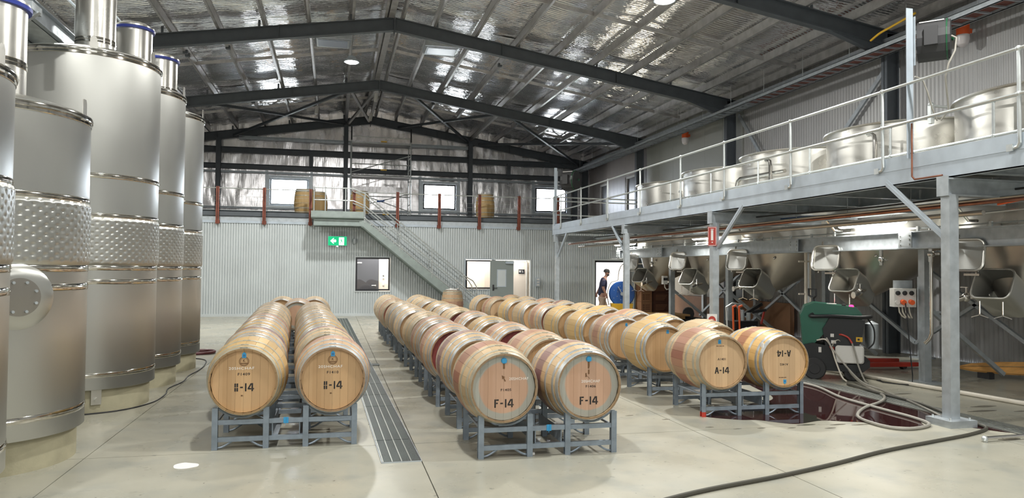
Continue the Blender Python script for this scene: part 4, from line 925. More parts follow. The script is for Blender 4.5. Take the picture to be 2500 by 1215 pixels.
def fermenter(i, y):
    t = thing('conical_fermenter', 'open stainless fermenter with offset cone, square manway and valve, %s along the right side' % WHY[i], 'tank', (FX, y, 0), 0, 'conical fermenters along the right side')
    MB().lathe([(FRD-.012, 2.9), (FRD-.012, 4.1), (FRD, 4.1), (FRD, 2.2)], seg=96).build('shell', M['stainless_mid'], t)
    MB().lathe([(FRD-.03, 4.085), (FRD+.05, 4.085), (FRD+.055, 4.105), (FRD-.03, 4.115)], seg=96).build('rim_flange', M['stainless_mid'], t)
    MB().lathe([(FRD, 3.18), (FRD+.004, 3.185), (FRD+.004, 3.24), (FRD, 3.245)], seg=96).build('weld_band', M['polish'], t)
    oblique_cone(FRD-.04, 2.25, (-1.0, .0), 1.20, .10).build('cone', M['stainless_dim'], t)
    # manway neck: axis points out (-x) and down
    Mn = Matrix.Translation((-1.36, -.10, 1.47)) @ Matrix.Rotation(.30, 4, 'Z') @ Matrix.Rotation(math.radians(28), 4, 'Y')
    def loc(p): return tuple(Mn @ Vector(p))
    o_ = rrect(.48, .43, .09); ii = rrect(.455, .405, .08)
    rings = [[loc((.42, a_, b2)) for a_, b2 in o_], [loc((-.12, a_, b2)) for a_, b2 in o_], [loc((-.125, a_, b2)) for a_, b2 in ii], [loc((.36, a_, b2)) for a_, b2 in ii]]
    nk = loops(rings, False, True).build('manway_neck', M['stainless'], t)
    MB().tube([loc((-.122, a_, b2)) for a_, b2 in o_], .010, 6, closed=True).build('neck_lip', M['stainless_mid'], nk)
    MB().lathe([(.0, 0), (.05, 0), (.05, .012), (0, .012)], (0, 0, 0), 'z', 14).xf(Mn @ Matrix.Translation((.05, .0, -.205))).build('outlet', M['black'], nk)
    # door, swung up and back
    Md = Matrix.Translation((-1.56, .20, 1.90)) @ Matrix.Rotation(.38, 4, 'Z') @ Matrix.Rotation(math.radians(12), 4, 'Y')
    dd = rrect(.50, .44, .10)
    def ld(p): return tuple(Md @ Vector(p))
    dr = loops([[ld((.012, a_*.9, b2*.9)) for a_, b2 in dd], [ld((.02, a_, b2)) for a_, b2 in dd], [ld((-.02, a_, b2)) for a_, b2 in dd], [ld((-.005, a_*.93, b2*.93)) for a_, b2 in dd]], True, True).build('manway_door', M['stainless'], t)
    MB().tube([ld((-.02, a_*.97, b2*.97)) for a_, b2 in dd], .017, 8, closed=True).build('door_gasket', M['white'] if False else M['stainless_mid'], dr)
    hg = MB()
    for yy in (-.15, .12): hg.bar(ld((.03, yy, -.26)), ld((.05, yy, .30)), .018, .03)
    hg.bar(ld((.03, -.19, -.26)), ld((.03, .0, -.26)), .03, .03).build('hinge_arm', M['stainless_dim'], dr)
    for yy in (-.16, .12):
        p = Mn @ Vector((-.08, yy, -.24)); MB().cyl(p, (p.x, p.y, p.z-.17), .008, 6).sphere((p.x, p.y, p.z-.175), .013, 8, 6).bar((p.x, p.y, p.z-.18), (p.x-.05, p.y+.085, p.z-.215), .008, .008).bar((p.x, p.y, p.z-.18), (p.x+.05, p.y-.085, p.z-.215), .008, .008).build('swing_bolt', M['chrome'], t)
    s_ = (1, -1, 1, -1, -1)[i]; vy = .36*s_ if s_ > 0 else -.42
    v = MB().sphere((-1.38, vy, 1.33), .065, 14, 10, (1, .8, 1)).cyl((-1.38, vy, 1.33), (-1.15, vy*.6, 1.36), .034, 12).cyl((-1.38, vy, 1.33), (-1.52, vy*1.1, 1.29), .04, 12).lathe([(.0, 0), (.055, 0), (.055, .02), (0, .02)], (-1.54, vy*1.1, 1.285), 'x', 14).cyl((-1.38, vy, 1.39), (-1.38, vy, 1.46), .012, 8).bar((-1.38, vy-.03, 1.465), (-1.38, vy+.09, 1.465), .02, .012)
    v.build('outlet_valve', M['chrome'], t)
    MB().cyl((-1.0, -.45, 1.98), (-1.14, -.5, 1.93), .014, 8).sphere((-1.14, -.5, 1.93), .026, 8, 6).bar((-1.14, -.5, 1.95), (-1.1, -.44, 1.97), .012, .012).build('sample_tap', M['chrome'], t)
    if i in (1, 2): MB().tube([(-1.52, -.95, 3.0), (-1.52, -.95, 3.72), (-1.52, -.93, 3.82), (-1.52, -.86, 3.86), (-1.52, -.79, 3.86)], .034, 10).build('overflow_pipe', M['chrome'], t)
    if i in (2,): MB().tube([(-1.3, -1.1, 3.62), (-1.42, .05, 3.62), (-1.43, .3, 3.62), (-1.43, .4, 3.58), (-1.43, .44, 3.48)], .04, 10).build('overflow_pipe', M['chrome'], t)
    if i == 3: MB().tube([(-1.5, .1, 3.0), (-1.5, .1, 3.52), (-1.5, .14, 3.6), (-1.5, .24, 3.62)], .03, 10).build('overflow_pipe', M['chrome'], t)
    return t
for i, y in enumerate(FY): fermenter(i, y)
sb = thing('fermenter_stand', 'galvanised beam and columns carrying the conical fermenters', 'steel frame', (8.6, 0, 0))
MB().ibeam((-.23, 4.8, 2.14), (-.23, 21.5, 2.14), .14, .26, t=.012).build('main_beam', M['galv'], sb)
MB().ibeam((2.6, 4.8, 2.14), (2.6, 21.5, 2.14), .14, .26, t=.012).build('main_beam', M['galv'], sb)
for y in (6.5, 9.35, 12.1, 15.0, 17.9, 20.8):
    for x in (.06, 2.55): MB().box(x-.06, x+.06, y-.06, y+.06, .02, 2.01).box(x-.16, x+.16, y-.16, y+.16, 0, .035).build('column', M['galv'], sb, smooth=False)
    MB().ibeam((-.2, y, 2.14), (2.5, y, 2.14), .12, .2).build('cross_beam', M['galv'], sb)
    pl = MB().box(-.315, -.30, y-.16, y+.10, 2.03, 2.26).build('splice_plate', M['galv'], sb)
    for dy in (-.12, .06):
        for z in (2.08, 2.15, 2.21): MB().cyl((-.315, y+dy, z), (-.33, y+dy, z), .014, 6).build('bolt', M['galv_tube'], pl)
for (ya, yb) in ((9.35, 12.1), (12.1, 15.0), (15.0, 17.9), (17.9, 20.8)):
    MB().bar((2.4, ya, .3), (2.4, yb, 1.9), .06, .06).bar((2.4, ya, 1.9), (2.4, yb, .3), .06, .06).build('cross_brace', M['galv'], sb)
for y in (9.35, 12.1, 15.0, 17.9): MB().bar((.1, y, 1.15), (1.5, y+.0, .1), .06, .06).build('knee_brace', M['galv'], sb)
MB().cyl((-.25, 5, 2.315), (-.25, 21, 2.315), .012, 6).build('conduit', M['galv_tube'], sb)
for y in np.arange(5.4, 21, .62): MB().box(-.28, -.25, y-.02, y+.02, 2.26, 2.34).build('conduit_clip', M['galv_tube'], sb)
# drop pipe with tap on the near column, control box and conduits
dp = thing('drop_pipe', 'polished drop pipe with tap hanging right of the control box', 'pipe', (8.45, 9.0, 0))
MB().tube([(0, 0, 2.3), (0, 0, .78), (-.01, .03, .70), (-.03, .09, .63)], .027, 12).build('pipe', M['chrome'], dp)
MB().sphere((0, 0, 1.93), .055, 12, 8).cyl((0, 0, 1.82), (0, 0, 2.04), .036, 12).cyl((0, 0, 1.93), (.09, -.06, 1.93), .014, 8).build('tap', M['chrome'], dp)
MB().box(.14, .16, -.04, .06, 1.96, 1.99).box(.0, .2, .02, .04, 1.07, 1.1).box(.0, .2, .02, .04, 1.96, 1.98).build('pipe_clamp', M['galv'], dp)
for i, y in enumerate((9.9, 18.5)):
    t = thing('hanging_tap', 'polished tap hanging from the beam in front of the %s fermenter' % ('second' if i == 0 else 'furthest'), 'tap', (8.36, y, 1.86))
    MB().cyl((0, 0, -.09), (0, 0, .16), .028, 10).sphere((0, 0, 0), .05, 12, 8).cyl((0, 0, 0), (.07, -.06, -.01), .012, 8).build('body', M['chrome'], t)
cb = thing('control_box', 'cream socket box with three dials and orange plugs on the near column', 'control box', (8.42, 9.52, 1.28), -.3)
MB().box(-.16, .16, -.08, .08, -.14, .14).build('enclosure', M['white'], cb, smooth=False)
MB().box(-.1, .18, .08, .1, -.05, .26).build('back_plate', M['galv'], cb)
for x in (-.11, -.01, .09): MB().lathe([(0, -.082), (.034, -.082), (.034, -.10), (0, -.105)], (x, 0, .07), 'y', 14).cbox((x, -.108, .07), (.008, .01, .05)).build('dial', M['dark'], cb)
for x in (-.04, .08): MB().cyl((x, -.08, -.06), (x, -.14, -.07), .038, 12).build('plug', M['orange'], cb, label='orange plug')
MB().cyl((-.12, -.08, -.07), (-.12, -.11, -.07), .035, 12).build('socket', M['white'], cb)
for k in range(4): MB().tube([(-.06+.05*k, 0, -.14), (-.05+.05*k, .0, -.22), (.0+.045*k, .03, -.28), (.06+.035*k, .06, -.31)], .011, 8).build('conduit', M['pvc'], cb)
tag(MB().tube([(8.36, 9.4, 1.2), (8.34, 9.35, 1.05), (8.3, 9.25, .55), (8.3, 9.2, .15), (8.25, 9.15, .02), (8.15, 9.3, .012), (8.05, 9.5, .012), (8.1, 9.7, .012), (8.3, 9.6, .015)], .009, 6).build('power_lead', M['black']), 'black power lead dropping from the orange plug and curling on the floor', 'cable')
sw = thing('isolator_box', 'small cream isolator on the column left of the fourth fermenter with looping white conduit', 'switch', (8.5, 18.0, 1.42))
MB().box(-.06, .06, -.06, .06, -.12, .10).box(-.06, .06, -.07, -.06, -.02, .05, 1).build('enclosure', [M['white'], M['dark']], sw)
MB().tube([(.0, 0, -.12), (.01, 0, -.2), (.06, 0, -.26), (.13, 0, -.24), (.16, -.02, -.14), (.16, -.02, .6)], .014, 8).build('conduit', M['pvc'], sw)
tag(MB().tube([(8.5, 12.0, 2.05), (8.5, 12.0, .9), (8.42, 12.0, .8)], .03, 10).tube([(8.58, 11.98, 2.0), (8.58, 11.98, .85)], .018, 8).bar((8.35, 12, 1.85), (8.6, 12, 1.85), .03, .03).bar((8.35, 12, 1.25), (8.6, 12, 1.25), .03, .03).build('conduit_riser', M['pvc']), 'pale vertical conduits clipped to the column behind the green machine', 'conduit')
# signs on the second post
s1 = thing('fire_sign', 'red fire extinguisher sign high on the second walkway post', 'sign', (PXE-.075, 11.83, 2.27), -.4)
MB().box(-.075, .075, -.004, .004, -.17, .17).build('plate', M['red'], s1); MB().box(-.065, .065, -.006, -.004, .155, .162).box(-.065, .065, -.006, -.004, -.162, -.155).box(-.068, -.062, -.006, -.004, -.16, .16).box(.062, .068, -.006, -.004, -.16, .16).box(-.022, .018, -.006, -.004, -.07, .11).cyl((0, -.006, -.105), (0, -.004, -.105), .012, 10).cbox((0, -.005, .125), (.05, .002, .012)).build('symbol', M['chalk'], s1)
s2 = thing('notice_sign', 'white notice with red arch low on the second walkway post', 'sign', (PXE-.075, 11.83, .77), -.4)
MB().box(-.085, .085, -.004, .004, -.15, .13).build('plate', M['paper'], s2)
MB().prism([(-.065, -.06), (.065, -.06)]+[(.065*math.cos(a_), .02+.075*math.sin(a_)) for a_ in np.linspace(0, PI, 9)], -.006, -.004).build('red_arch', M['red'], s2)
MB().box(-.04, .04, -.008, -.006, -.035, -.025).box(-.035, .035, -.008, -.006, -.012, -.002).box(-.025, .025, -.008, -.006, .03, .04).box(-.06, .06, -.006, -.004, -.09, -.08).box(-.05, .05, -.006, -.004, -.115, -.107).build('print', M['chalk'], s2)
# ladder tray and duct high on the right wall
lt = thing('cable_ladder', 'galvanised cable ladder running below the eaves of the right wall', 'cable tray', (10.75, 0, 6.16))
for x in (-.2, .2): MB().chan((x, 8.6, 0), (x, 32.0, 0), .03, .1).build('side_rail', M['galv'], lt)
for y in np.arange(8.8, 32, .3): MB().box(-.2, .2, y-.02, y+.02, -.04, -.01).build('rung', M['galv'], lt)
MB().box(.28, .42, 8.6, 32.0, .1, .34).build('eaves_channel', M['galv'], lt)
for y in np.arange(10.2, 32, 1.6): MB().cyl((-.2, y, 0), (-.2, y, ztop(10.55)-6.16), .006, 5).build('drop_rod', M['galv_tube'], lt)
tag(MB().box(10.62, 10.9, 8.6, 17.5, 6.15, 6.18).build('orange_cable', M['rust']), 'flat run of red orange cables lying in the ladder tray', 'cable')
for (y, w_, s_) in ((11.2, 'close to the large hose reel', 1.), (22.3, 'above the middle of the walkway', 1.)):
    t = thing('beacon', 'orange beacon with white dome on the right wall, %s' % w_, 'beacon', (11.25, y, 5.98), 0, 'beacons on the right wall')
    MB().lathe([(0, .28), (.11, .28), (.11, .08), (0, .08)], seg=16).box(.0, .16, -.05, .05, .12, .2).build('body', M['orange'], t)
    MB().lathe([(.11, .08), (.115, .0), (.09, -.1), (.04, -.14), (0, -.15)], seg=16).build('dome', M['clear_dome'], t)

# ------------------------------------------------------------------ stairs
st = thing('staircase', 'grey steel staircase with double tube handrails leading up to the mezzanine', 'stairs', (0, 0, 0))
yn, yf = 24.95, 25.85; sx0, sz0 = .98, 3.30; sl = (3.30-.12)/3.98
zs = lambda x: sz0-(x-sx0)*sl
for y in (yn, yf):
    MB().chan((-.66, y, 3.14), (.88, y, 3.14), .07, .19, side=1 if y == yn else -1).build('landing_beam', M['stair'], st)
    MB().prism([(.8, 3.235), (.98, 3.235), (4.86, zs(4.86)+.0), (4.86, 0.0), (4.6, 0.0), (.84, 3.045), (.8, 3.045)], y-.012, y+.012).build('stringer', M['stair'], st)
    MB().bar((.9, y-.03, 3.05), (4.62, y-.03, .03), .07, .012).build('stringer_flange', M['stair'], st)
MB().box(-.75, .95, yn-.02, 26.05, 3.30, 3.52).build('landing', M['stair'], st, smooth=False)
MB().box(-.75, .95, yn-.03, yn-.02, 3.32, 3.5).build('landing_kick_plate', M['stair'], st)
for k in range(15):
    x = 1.1+.25*k; MB().box(x-.12, x+.13, yn, yf, zs(x)-.12, zs(x)-.09).build('tread', M['grate_galv'], st)
for y in (yn, yf):
    zt = .98; XE = 4.38
    for off, nm in ((.985, 'handrail'), (.58, 'mid_rail'), (.18, 'low_rail')):
        top = 3.30+off
        pts = [(.60, y, top), (.98, y, sz0+off-.16), (XE, y, zs(XE)+off-.16)]
        if y == yn: pts = [(-.66, y, top)]+pts
        if off > .9: pts += [(XE+.28, y, zs(XE+.28)+off-.10), (XE+.4, y, zs(XE+.4)+off-.2), (XE+.42, y, zs(XE+.4)+off-.45)]
        elif off > .5: pts += [(XE+.42, y, zs(XE+.42)+off-.16)]
        MB().tube(pts, .019, 8).build(nm, M['galv_tube'], st)
    for x in (.98 if y == yf else .98, 2.14, 3.24, 4.34):
        b = MB().cyl((x, y, zs(x)-.15), (x, y, zs(x)+.83), .019, 8)
        for off in (.825, .42, .02): b.sphere((x, y, zs(x)+off), .031, 8, 6)
        b.build('stanchion', M['galv_tube'], st)
for x in (-.66, -.3, .35):
    b = MB().cyl((x, yn, 3.4), (x, yn, 4.285), .019, 8)
    for z in (4.285, 3.88, 3.48): b.sphere((x, yn, z), .031, 8, 6)
    b.build('stanchion', M['galv_tube'], st)
MB().cyl((-.66, yn, 4.285), (-.66, 26.0, 4.285), .019, 8).cyl((-.66, yn, 3.88), (-.66, 26.0, 3.88), .019, 8).build('end_rail', M['galv_tube'], st)
tag(MB().box(4.62, 4.72, 24.78, 24.9, .02, .2).lathe([(.0, .2), (.05, .2), (.03, .26), (0, .27)], (4.67, 24.84, 0), 'z', 10).build('fire_bucket', M['red']), 'small red canister at the foot of the stair rail', 'canister')

# exit sign, dome camera, wall switch
es = thing('exit_sign', 'lit green running man exit sign with a left arrow under the stair landing', 'exit sign', (.11, 25.98, 2.575))
MB().box(-.32, .32, -.03, .03, -.165, .165).build('case', M['galv_pale'], es)
MB().box(-.31, .31, -.034, -.03, -.155, .155).build('green_face', M['sign_green'], es)
MB().prism([(-.24, 0), (-.13, .1), (-.115, .085), (-.16, .035), (-.06, .045), (-.04, 0), (-.06, -.045), (-.16, -.035), (-.115, -.085), (-.13, -.1)], -.038, -.034).build('arrow', M['sign_white'], es)
dr = MB().box(.05, .22, -.038, -.034, -.14, .12).build('doorway_symbol', M['sign_white'], es)
MB().sphere((.13, -.04, .075), .016, 8, 6, (1, .3, 1)).bar((.125, -.04, .05), (.14, -.04, -.02), .006, .03, up=(1, 0, 0)).bar((.14, -.04, -.02), (.19, -.04, -.06), .006, .016, up=(1, 0, 0)).bar((.135, -.04, -.02), (.10, -.04, -.07), .006, .016, up=(1, 0, 0)).bar((.10, -.04, -.07), (.07, -.04, -.075), .006, .014, up=(1, 0, 0)).bar((.125, -.04, .04), (.09, -.04, .01), .006, .012, up=(1, 0, 0)).bar((.13, -.04, .04), (.17, -.04, .02), .006, .012, up=(1, 0, 0)).build('running_man', M['sign_green'], es)
MB().box(-.03, .03, -.02, .02, -.2, -.165).build('test_lamp', M['sign_white'], es)
MB().box(-.02, .02, .03, .12, -.05, .05).build('bracket', M['galv'], es)
tag(MB().lathe([(0, .09), (.085, .09), (.085, .0), (.06, -.07), (0, -.09)], (.69, 26.0, 2.56), 'z', 16).box(.66, .72, 26.0, 26.1, 2.56, 2.64).build('dome_camera', M['galv']), 'small grey dome camera on the corrugated wall right of the exit sign', 'camera')
ws = thing('wall_switch', 'grey push button station on the corrugated wall right of the open doorway', 'switch', (7.27, 26.05, 1.2))
MB().box(-.08, .08, -.05, .03, -.16, .16).build('case', M['galv_pale'], ws)
for z in (-.1, 0, .1): MB().box(-.045, .045, -.06, -.05, z-.025, z+.025).build('button', M['white'], ws)
tag(MB().cyl((7.27, 26.03, .2), (7.27, 26.03, 1.04), .012, 8).build('conduit', M['galv']), 'thin grey conduit running down from the push button station', 'conduit')

# ------------------------------------------------------------------ mobile scaffold on the mezzanine
sc = thing('scaffold_tower', 'aluminium scaffold tower on the mezzanine with cross braces', 'scaffold', (0, 0, 3.5))
for (x, yy) in ((.62, 31.2), (.62, 30.2), (3.0, 31.2), (3.0, 30.2)):
    MB().cyl((x, yy, 0), (x, yy, 3.72 if yy < 31 else 3.4), .025, 8).build('upright', M['galv_tube'], sc)
    MB().cyl((x, yy, 3.3), (x, yy, 3.85), .027, 8).build('spigot', M['black'], sc) if yy < 31 else None
for x in (.62, 3.0):
    for z in np.arange(.3, 3.6, .48): MB().cyl((x, 30.2, z), (x, 31.2, z), .018, 8).build('rung', M['galv_tube'], sc)
for z in (.4, 1.05, 1.9, 2.35, 3.2, 3.45): MB().cyl((.62, 30.2, z), (3.0, 30.2, z), .02, 8).build('ledger', M['galv_tube'], sc)
for z in (1.85, 3.2): MB().box(.62, 3.0, 30.25, 31.15, z, z+.05).build('platform_board', M['purlin'], sc)
for (a_, c_) in (((.62, .55), (3.0, 1.2)), ((3.0, .45), (.62, 1.25)), ((.62, 2.0), (3.0, 2.75))):
    MB().cyl((a_[0], 30.16, a_[1]), (c_[0], 30.16, c_[1]), .018, 8).build('diagonal', M['galv_tube'], sc)
MB().cyl((1.65, 30.14, .85), (1.95, 30.14, .88), .035, 8).build('blue_clip', M['blue'], sc)
for p in ((1.9, 3.25), (1.9, 2.1), (2.0, .3)): MB().box(p[0]-.12, p[0]+.12, 30.12, 30.16, p[1], p[1]+.05).build('yellow_label', M['yellow'], sc)

# ------------------------------------------------------------------ lamps and roof fittings
def highbay(x, y, lbl, seen=True):
    z = ztop(x)-.75; t = thing('high_bay_light', lbl, 'light', (x, y, z), 0, None if seen else 'high bay lamps under the roof behind the camera')
    MB().lathe([(0, .16), (.10, .16), (.12, .10), (.20, .05), (.21, .0), (.19, .0)], seg=28).build('housing', M['galv_pale'], t)
    MB().lathe([(0, -.045), (.08, -.04), (.15, -.02), (.185, .004), (.185, .02)], seg=28).build('lens', M['lamp'], t)
    MB().cyl((0, 0, .16), (0, 0, .75), .008, 6).build('hanger', M['galv_tube'], t)
    light('high_bay_lamp', 'AREA', (0, 0, -.08), HIGHBAY_W*(1.65 if seen else .95), HIGHBAY_C, .36, None, (0, 0, 0), t)
highbay(.39, 20.6, 'lit high bay lamp hanging left of the ridge between the frames')
highbay(6.0, 12.75, 'large lit high bay lamp over the middle of the roof at the upper right')
for x, y, w_ in ((.39, 6.0, 'left of the ridge above the front racks'), (6.0, -1.5, 'right of the ridge behind the camera'), (-4.6, 12.0, 'above the tall tanks'), (-4.6, 20.6, 'unseen behind the last tall tanks, added as far fill'), (6.0, 5.2, 'above the near walkway end'), (-3.6, 1.0, 'above the first squat tank'), (1.2, -5, 'nearest to the front wall')): highbay(x, y, 'high bay lamp hanging '+w_, False)  # the lamp behind the last tanks is added to brighten the far end
for x, w_ in ((-.12, 'left'), (2.92, 'right')):
    t = thing('roof_fitting', 'rectangular grey roof fitting with pale blue lens on the %s slope near the ridge' % w_, 'fitting', (x, 21.0, ztop(x)-.05))
    MB().box(-.5, .5, -.3, .5, .12, .22).prism([(-.5, .12), (.5, .12), (.44, .0), (-.44, .0)], -.3, .5, 'y').build('box', M['galv'], t)
    MB().box(-.40, .40, -.22, .38, -.012, .0).build('lens', M['shade_lens'], t)
    MB().box(-.52, .52, -.42, -.36, .0, .22).build('front_angle', M['galv'], t)
for (x, y, z, w_) in ((1.35, 26.6, 7.6, 'upper white tube bracket hanging right of the ridge behind the third frame'), (1.3, 29.4, 7.45, 'lower white tube bracket hanging right of the ridge by the gable frame'), (-.75, 29.0, 7.52, 'white tube bracket hanging on the left slope by the gable')):
    tag(MB().bar((x, y, z), (x+.04, y+.05, z+.32), .09, .09).build('white_bracket', M['white']), w_, 'bracket')

# ------------------------------------------------------------------ drains in the floor
dn = thing('floor_drain', 'long dark floor drain with grate covers between the left and middle barrel rows', 'drain', (.59, 6.37, 0), .0165)
cuts = [0, .82, 2.6, 3.42, 4.35, 6.45, 7.4, 8.5, 9.6, 10.7, 11.8, 12.9, 14, 15.1, 16.2, 17.3, 18.4]
MB().box(-.168, .168, 0, 18.4, .0005, .003).build('channel', M['black'], dn)
for a_, c_ in zip(cuts[:-1], cuts[1:]):
    g_ = MB().box(-.155, .155, a_+.006, c_-.006, .003, .008)
    g_.build('grate', M['grate'], dn, smooth=False)
    e_ = MB()
    for x in (-.158, -.08, 0, .08): e_.box(x-.0045, x+.0045, a_+.006, c_-.006, .008, .011)
    e_.build('grate_bar', M['straw'], dn, smooth=False)
MB().box(.168, .30, 6.38, 6.62, .0005, .008).build('side_grate', M['grate'], dn)
MB().box(-.172, -.166, 0, 18.4, .0, .009).box(.166, .172, 0, 18.4, 0, .009).box(-.17, .17, -.006, 0, 0, .009).build('edge_angle', M['galv'], dn)
d2_ = thing('floor_drain', 'galvanised strip drain crossing the floor beside the near walkway post', 'drain', (7.06, 0, 0))
MB().box(-.17, .17, 4.6, 20.5, .0005, .003).build('channel', M['black'], d2_)
for x in (-.15, -.10, -.05, 0, .05, .10, .15): MB().box(x-.012, x+.012, 4.6, 20.5, .003, .012).build('grate_bar', M['straw'] if x in (-.15, .15, 0) else M['grate_galv'], d2_, smooth=False)
for k in range(11): MB().box(-.165, .165, 4.9+1.5*k, 4.92+1.5*k, .003, .010).build('cross_bar', M['grate_galv'], d2_, smooth=False)

def blob(pts, z0, z1, sub=6):
    """closed smooth outline through pts"""
    n = len(pts); out = []
    for i in range(n):
        p0, p1, p2, p3 = [Vector((*pts[(i+k) % n], 0)) for k in (-1, 0, 1, 2)]
        for k in range(sub):
            t = k/sub; out.append(.5*((2*p1)+(p2-p0)*t+(2*p0-5*p1+4*p2-p3)*t*t+(3*p1-p0-3*p2+p3)*t**3))
    return MB().prism([(p.x, p.y) for p in out], z0, z1, 'z')
tag(blob([(4.15, 7.75), (4.4, 7.45), (4.62, 7.38), (4.9, 7.12), (5.3, 7.22), (5.55, 7.12), (5.8, 7.0), (5.9, 6.82), (6.2, 6.72), (6.45, 6.95), (6.9, 6.3), (6.88, 7.6), (6.88, 9.2), (6.86, 10.4), (6.3, 10.9), (5.9, 9.6), (5.6, 8.6), (4.9, 8.2)], .0008, .0025, 8).build('wine_puddle', M['puddle']), 'dark wine coloured puddle lying under the front right rack and along the strip drain', 'puddle')
dm = [(5.0, 7.06, .12, .03), (5.35, 7.0, .1, .02), (4.75, 6.95, .05, .014), (5.15, 6.86, .07, .015), (3.9, 7.15, .05, .013), (4.15, 7.02, .05, .012), (4.42, 7.0, .05, .014), (7.9, 7.6, .2, .05), (7.62, 7.35, .22, .045), (8.1, 7.25, .12, .03), (7.6, 8.6, .15, .03), (6.6, 6.05, .14, .04), (7.95, 8.3, .1, .02), (5.6, 6.95, .12, .018), (3.3, 7.9, .05, .012), (3.62, 7.62, .05, .012)]
b = MB()
for x, y, a_, c_ in dm: q = blob([(x-a_, y), (x-a_*.3, y-c_), (x+a_*.6, y-c_*.6), (x+a_, y+c_*.2), (x+a_*.2, y+c_), (x-a_*.5, y+c_*.5)], .0006, .0018, 4); b.add(q.v, q.f)
tag(b.build('damp_spots', M['damp'], ang=20), 'scattered damp splashes on the concrete around the puddle', 'stain', kind='stuff')
tag(blob([(-1.26, 6.66), (-1.24, 6.55), (-1.16, 6.52), (-1.07, 6.58), (-1.08, 6.66), (-1.15, 6.70), (-1.2, 6.72)], .0006, .0025).build('white_spill', M['white_paint']), 'small bright white patch on the floor in front of the left row', 'spill')
tag(MB().prism([(0, 0), (.05, .01), (.045, .05), (.01, .045)], 0, .02, 'z').build('paper_scrap', M['paper'], None, (1.72, 6.38, .001)), 'scrap of pink paper on the floor beside the front middle rack', 'scrap')

# ------------------------------------------------------------------ hoses and pipes on the floor
def spl(pts, n=8):
    P = [Vector(p) for p in pts]; P = [P[0]*2-P[1]]+P+[P[-1]*2-P[-2]]; out = []
    for i in range(1, len(P)-2):
        for k in range(n):
            t = k/n; a_, b2, c_, d__ = P[i-1:i+3]; out.append(.5*((2*b2)+(c_-a_)*t+(2*a_-5*b2+4*c_-d__)*t*t+(3*b2-a_-3*c_+d__)*t**3))
    return out+[P[-2]]
def hose(name, pts, rad, m, lbl, cat='hose'): return tag(MB().tube(spl(pts), rad, 8).build(name, M[m]), lbl, cat)
hose('hose', [(1.2, 4.35, .018), (2.48, 4.97, .018), (3.48, 5.28, .018), (4.2, 5.53, .018), (4.95, 5.83, .018), (5.7, 6.06, .018), (6.3, 6.24, .018), (6.7, 6.42, .018), (6.82, 6.58, .018), (6.83, 6.8, .03), (6.95, 7.2, .03), (7.15, 7.9, .03), (7.2, 8.7, .03), (7.35, 9.4, .018)], .017, 'hose_dark', 'long dark hose trailing across the foreground floor around the near post base')
hose('hose', [(6.3, 10.6, .02), (6.75, 9.51, .02), (6.48, 8.4, .02), (6.42, 7.6, .02), (6.4, 7.1, .02), (6.3, 6.75, .02), (6.0, 6.6, .02), (5.78, 6.64, .02), (5.72, 6.9, .02), (5.82, 7.27, .02), (6.25, 7.7, .02), (6.72, 7.98, .03), (7.05, 8.3, .03), (7.3, 8.75, .02), (7.5, 9.2, .02), (7.66, 9.7, .12), (7.62, 9.9, .4), (7.6, 9.98, .62)], .018, 'hose_grey', 'grey hose looping over the wine puddle and back up to the green machine')
hose('hose', [(7.28, 9.78, .66), (7.3, 9.6, .45), (7.4, 9.2, .1), (7.5, 8.9, .016), (7.3, 8.5, .035), (7.15, 8.0, .03), (6.95, 7.5, .03), (6.75, 7.0, .016)], .012, 'hose_grey', 'thin grey hose from the left of the green machine lying along the strip drain')
tag(MB().tube([(8.0, 10.9, .03), (8.1, 10.2, .03), (8.32, 8.68, .03), (8.46, 7.54, .03), (8.6, 6.2, .03)], .03, 12).build('floor_pipe', M['pvc']), 'long white plastic pipe lying on the floor beyond the strip drain', 'pipe')
hose('hose', [(-2.6, 15.3, .03), (-2.35, 15.35, .03), (-2.2, 15.15, .03), (-2.25, 14.9, .03), (-2.6, 14.75, .03)], .028, 'hose_red', 'dark red hose coiled on the floor beyond the last tall tank')
hose('cable', [(-3.2, 8.9, .008), (-2.66, 9.06, .008), (-2.3, 9.3, .008), (-2.1, 9.75, .008), (-2.08, 10.3, .008), (-2.14, 10.8, .008), (-2.07, 11.4, .008), (-2.1, 12.0, .008), (-2.06, 12.6, .008), (-2.08, 13.3, .008), (-2.2, 14.0, .008), (-2.6, 14.4, .008)], .008, 'black', 'thin black cable running along the feet of the tall tanks', 'cable')
sv = thing('steel_tube', 'shiny steel tube lying on the floor at the bottom right corner', 'tube', (6.26, 6.0, 0))
MB().cyl((0, 0, .035), (1.3, .06, .035), .018, 10).build('tube', M['chrome'], sv); MB().sphere((-.01, 0, .032), .03, 10, 8).cyl((.0, 0, .03), (-.03, -.03, .01), .018, 8).build('end_fitting', M['galv_tube'], sv)
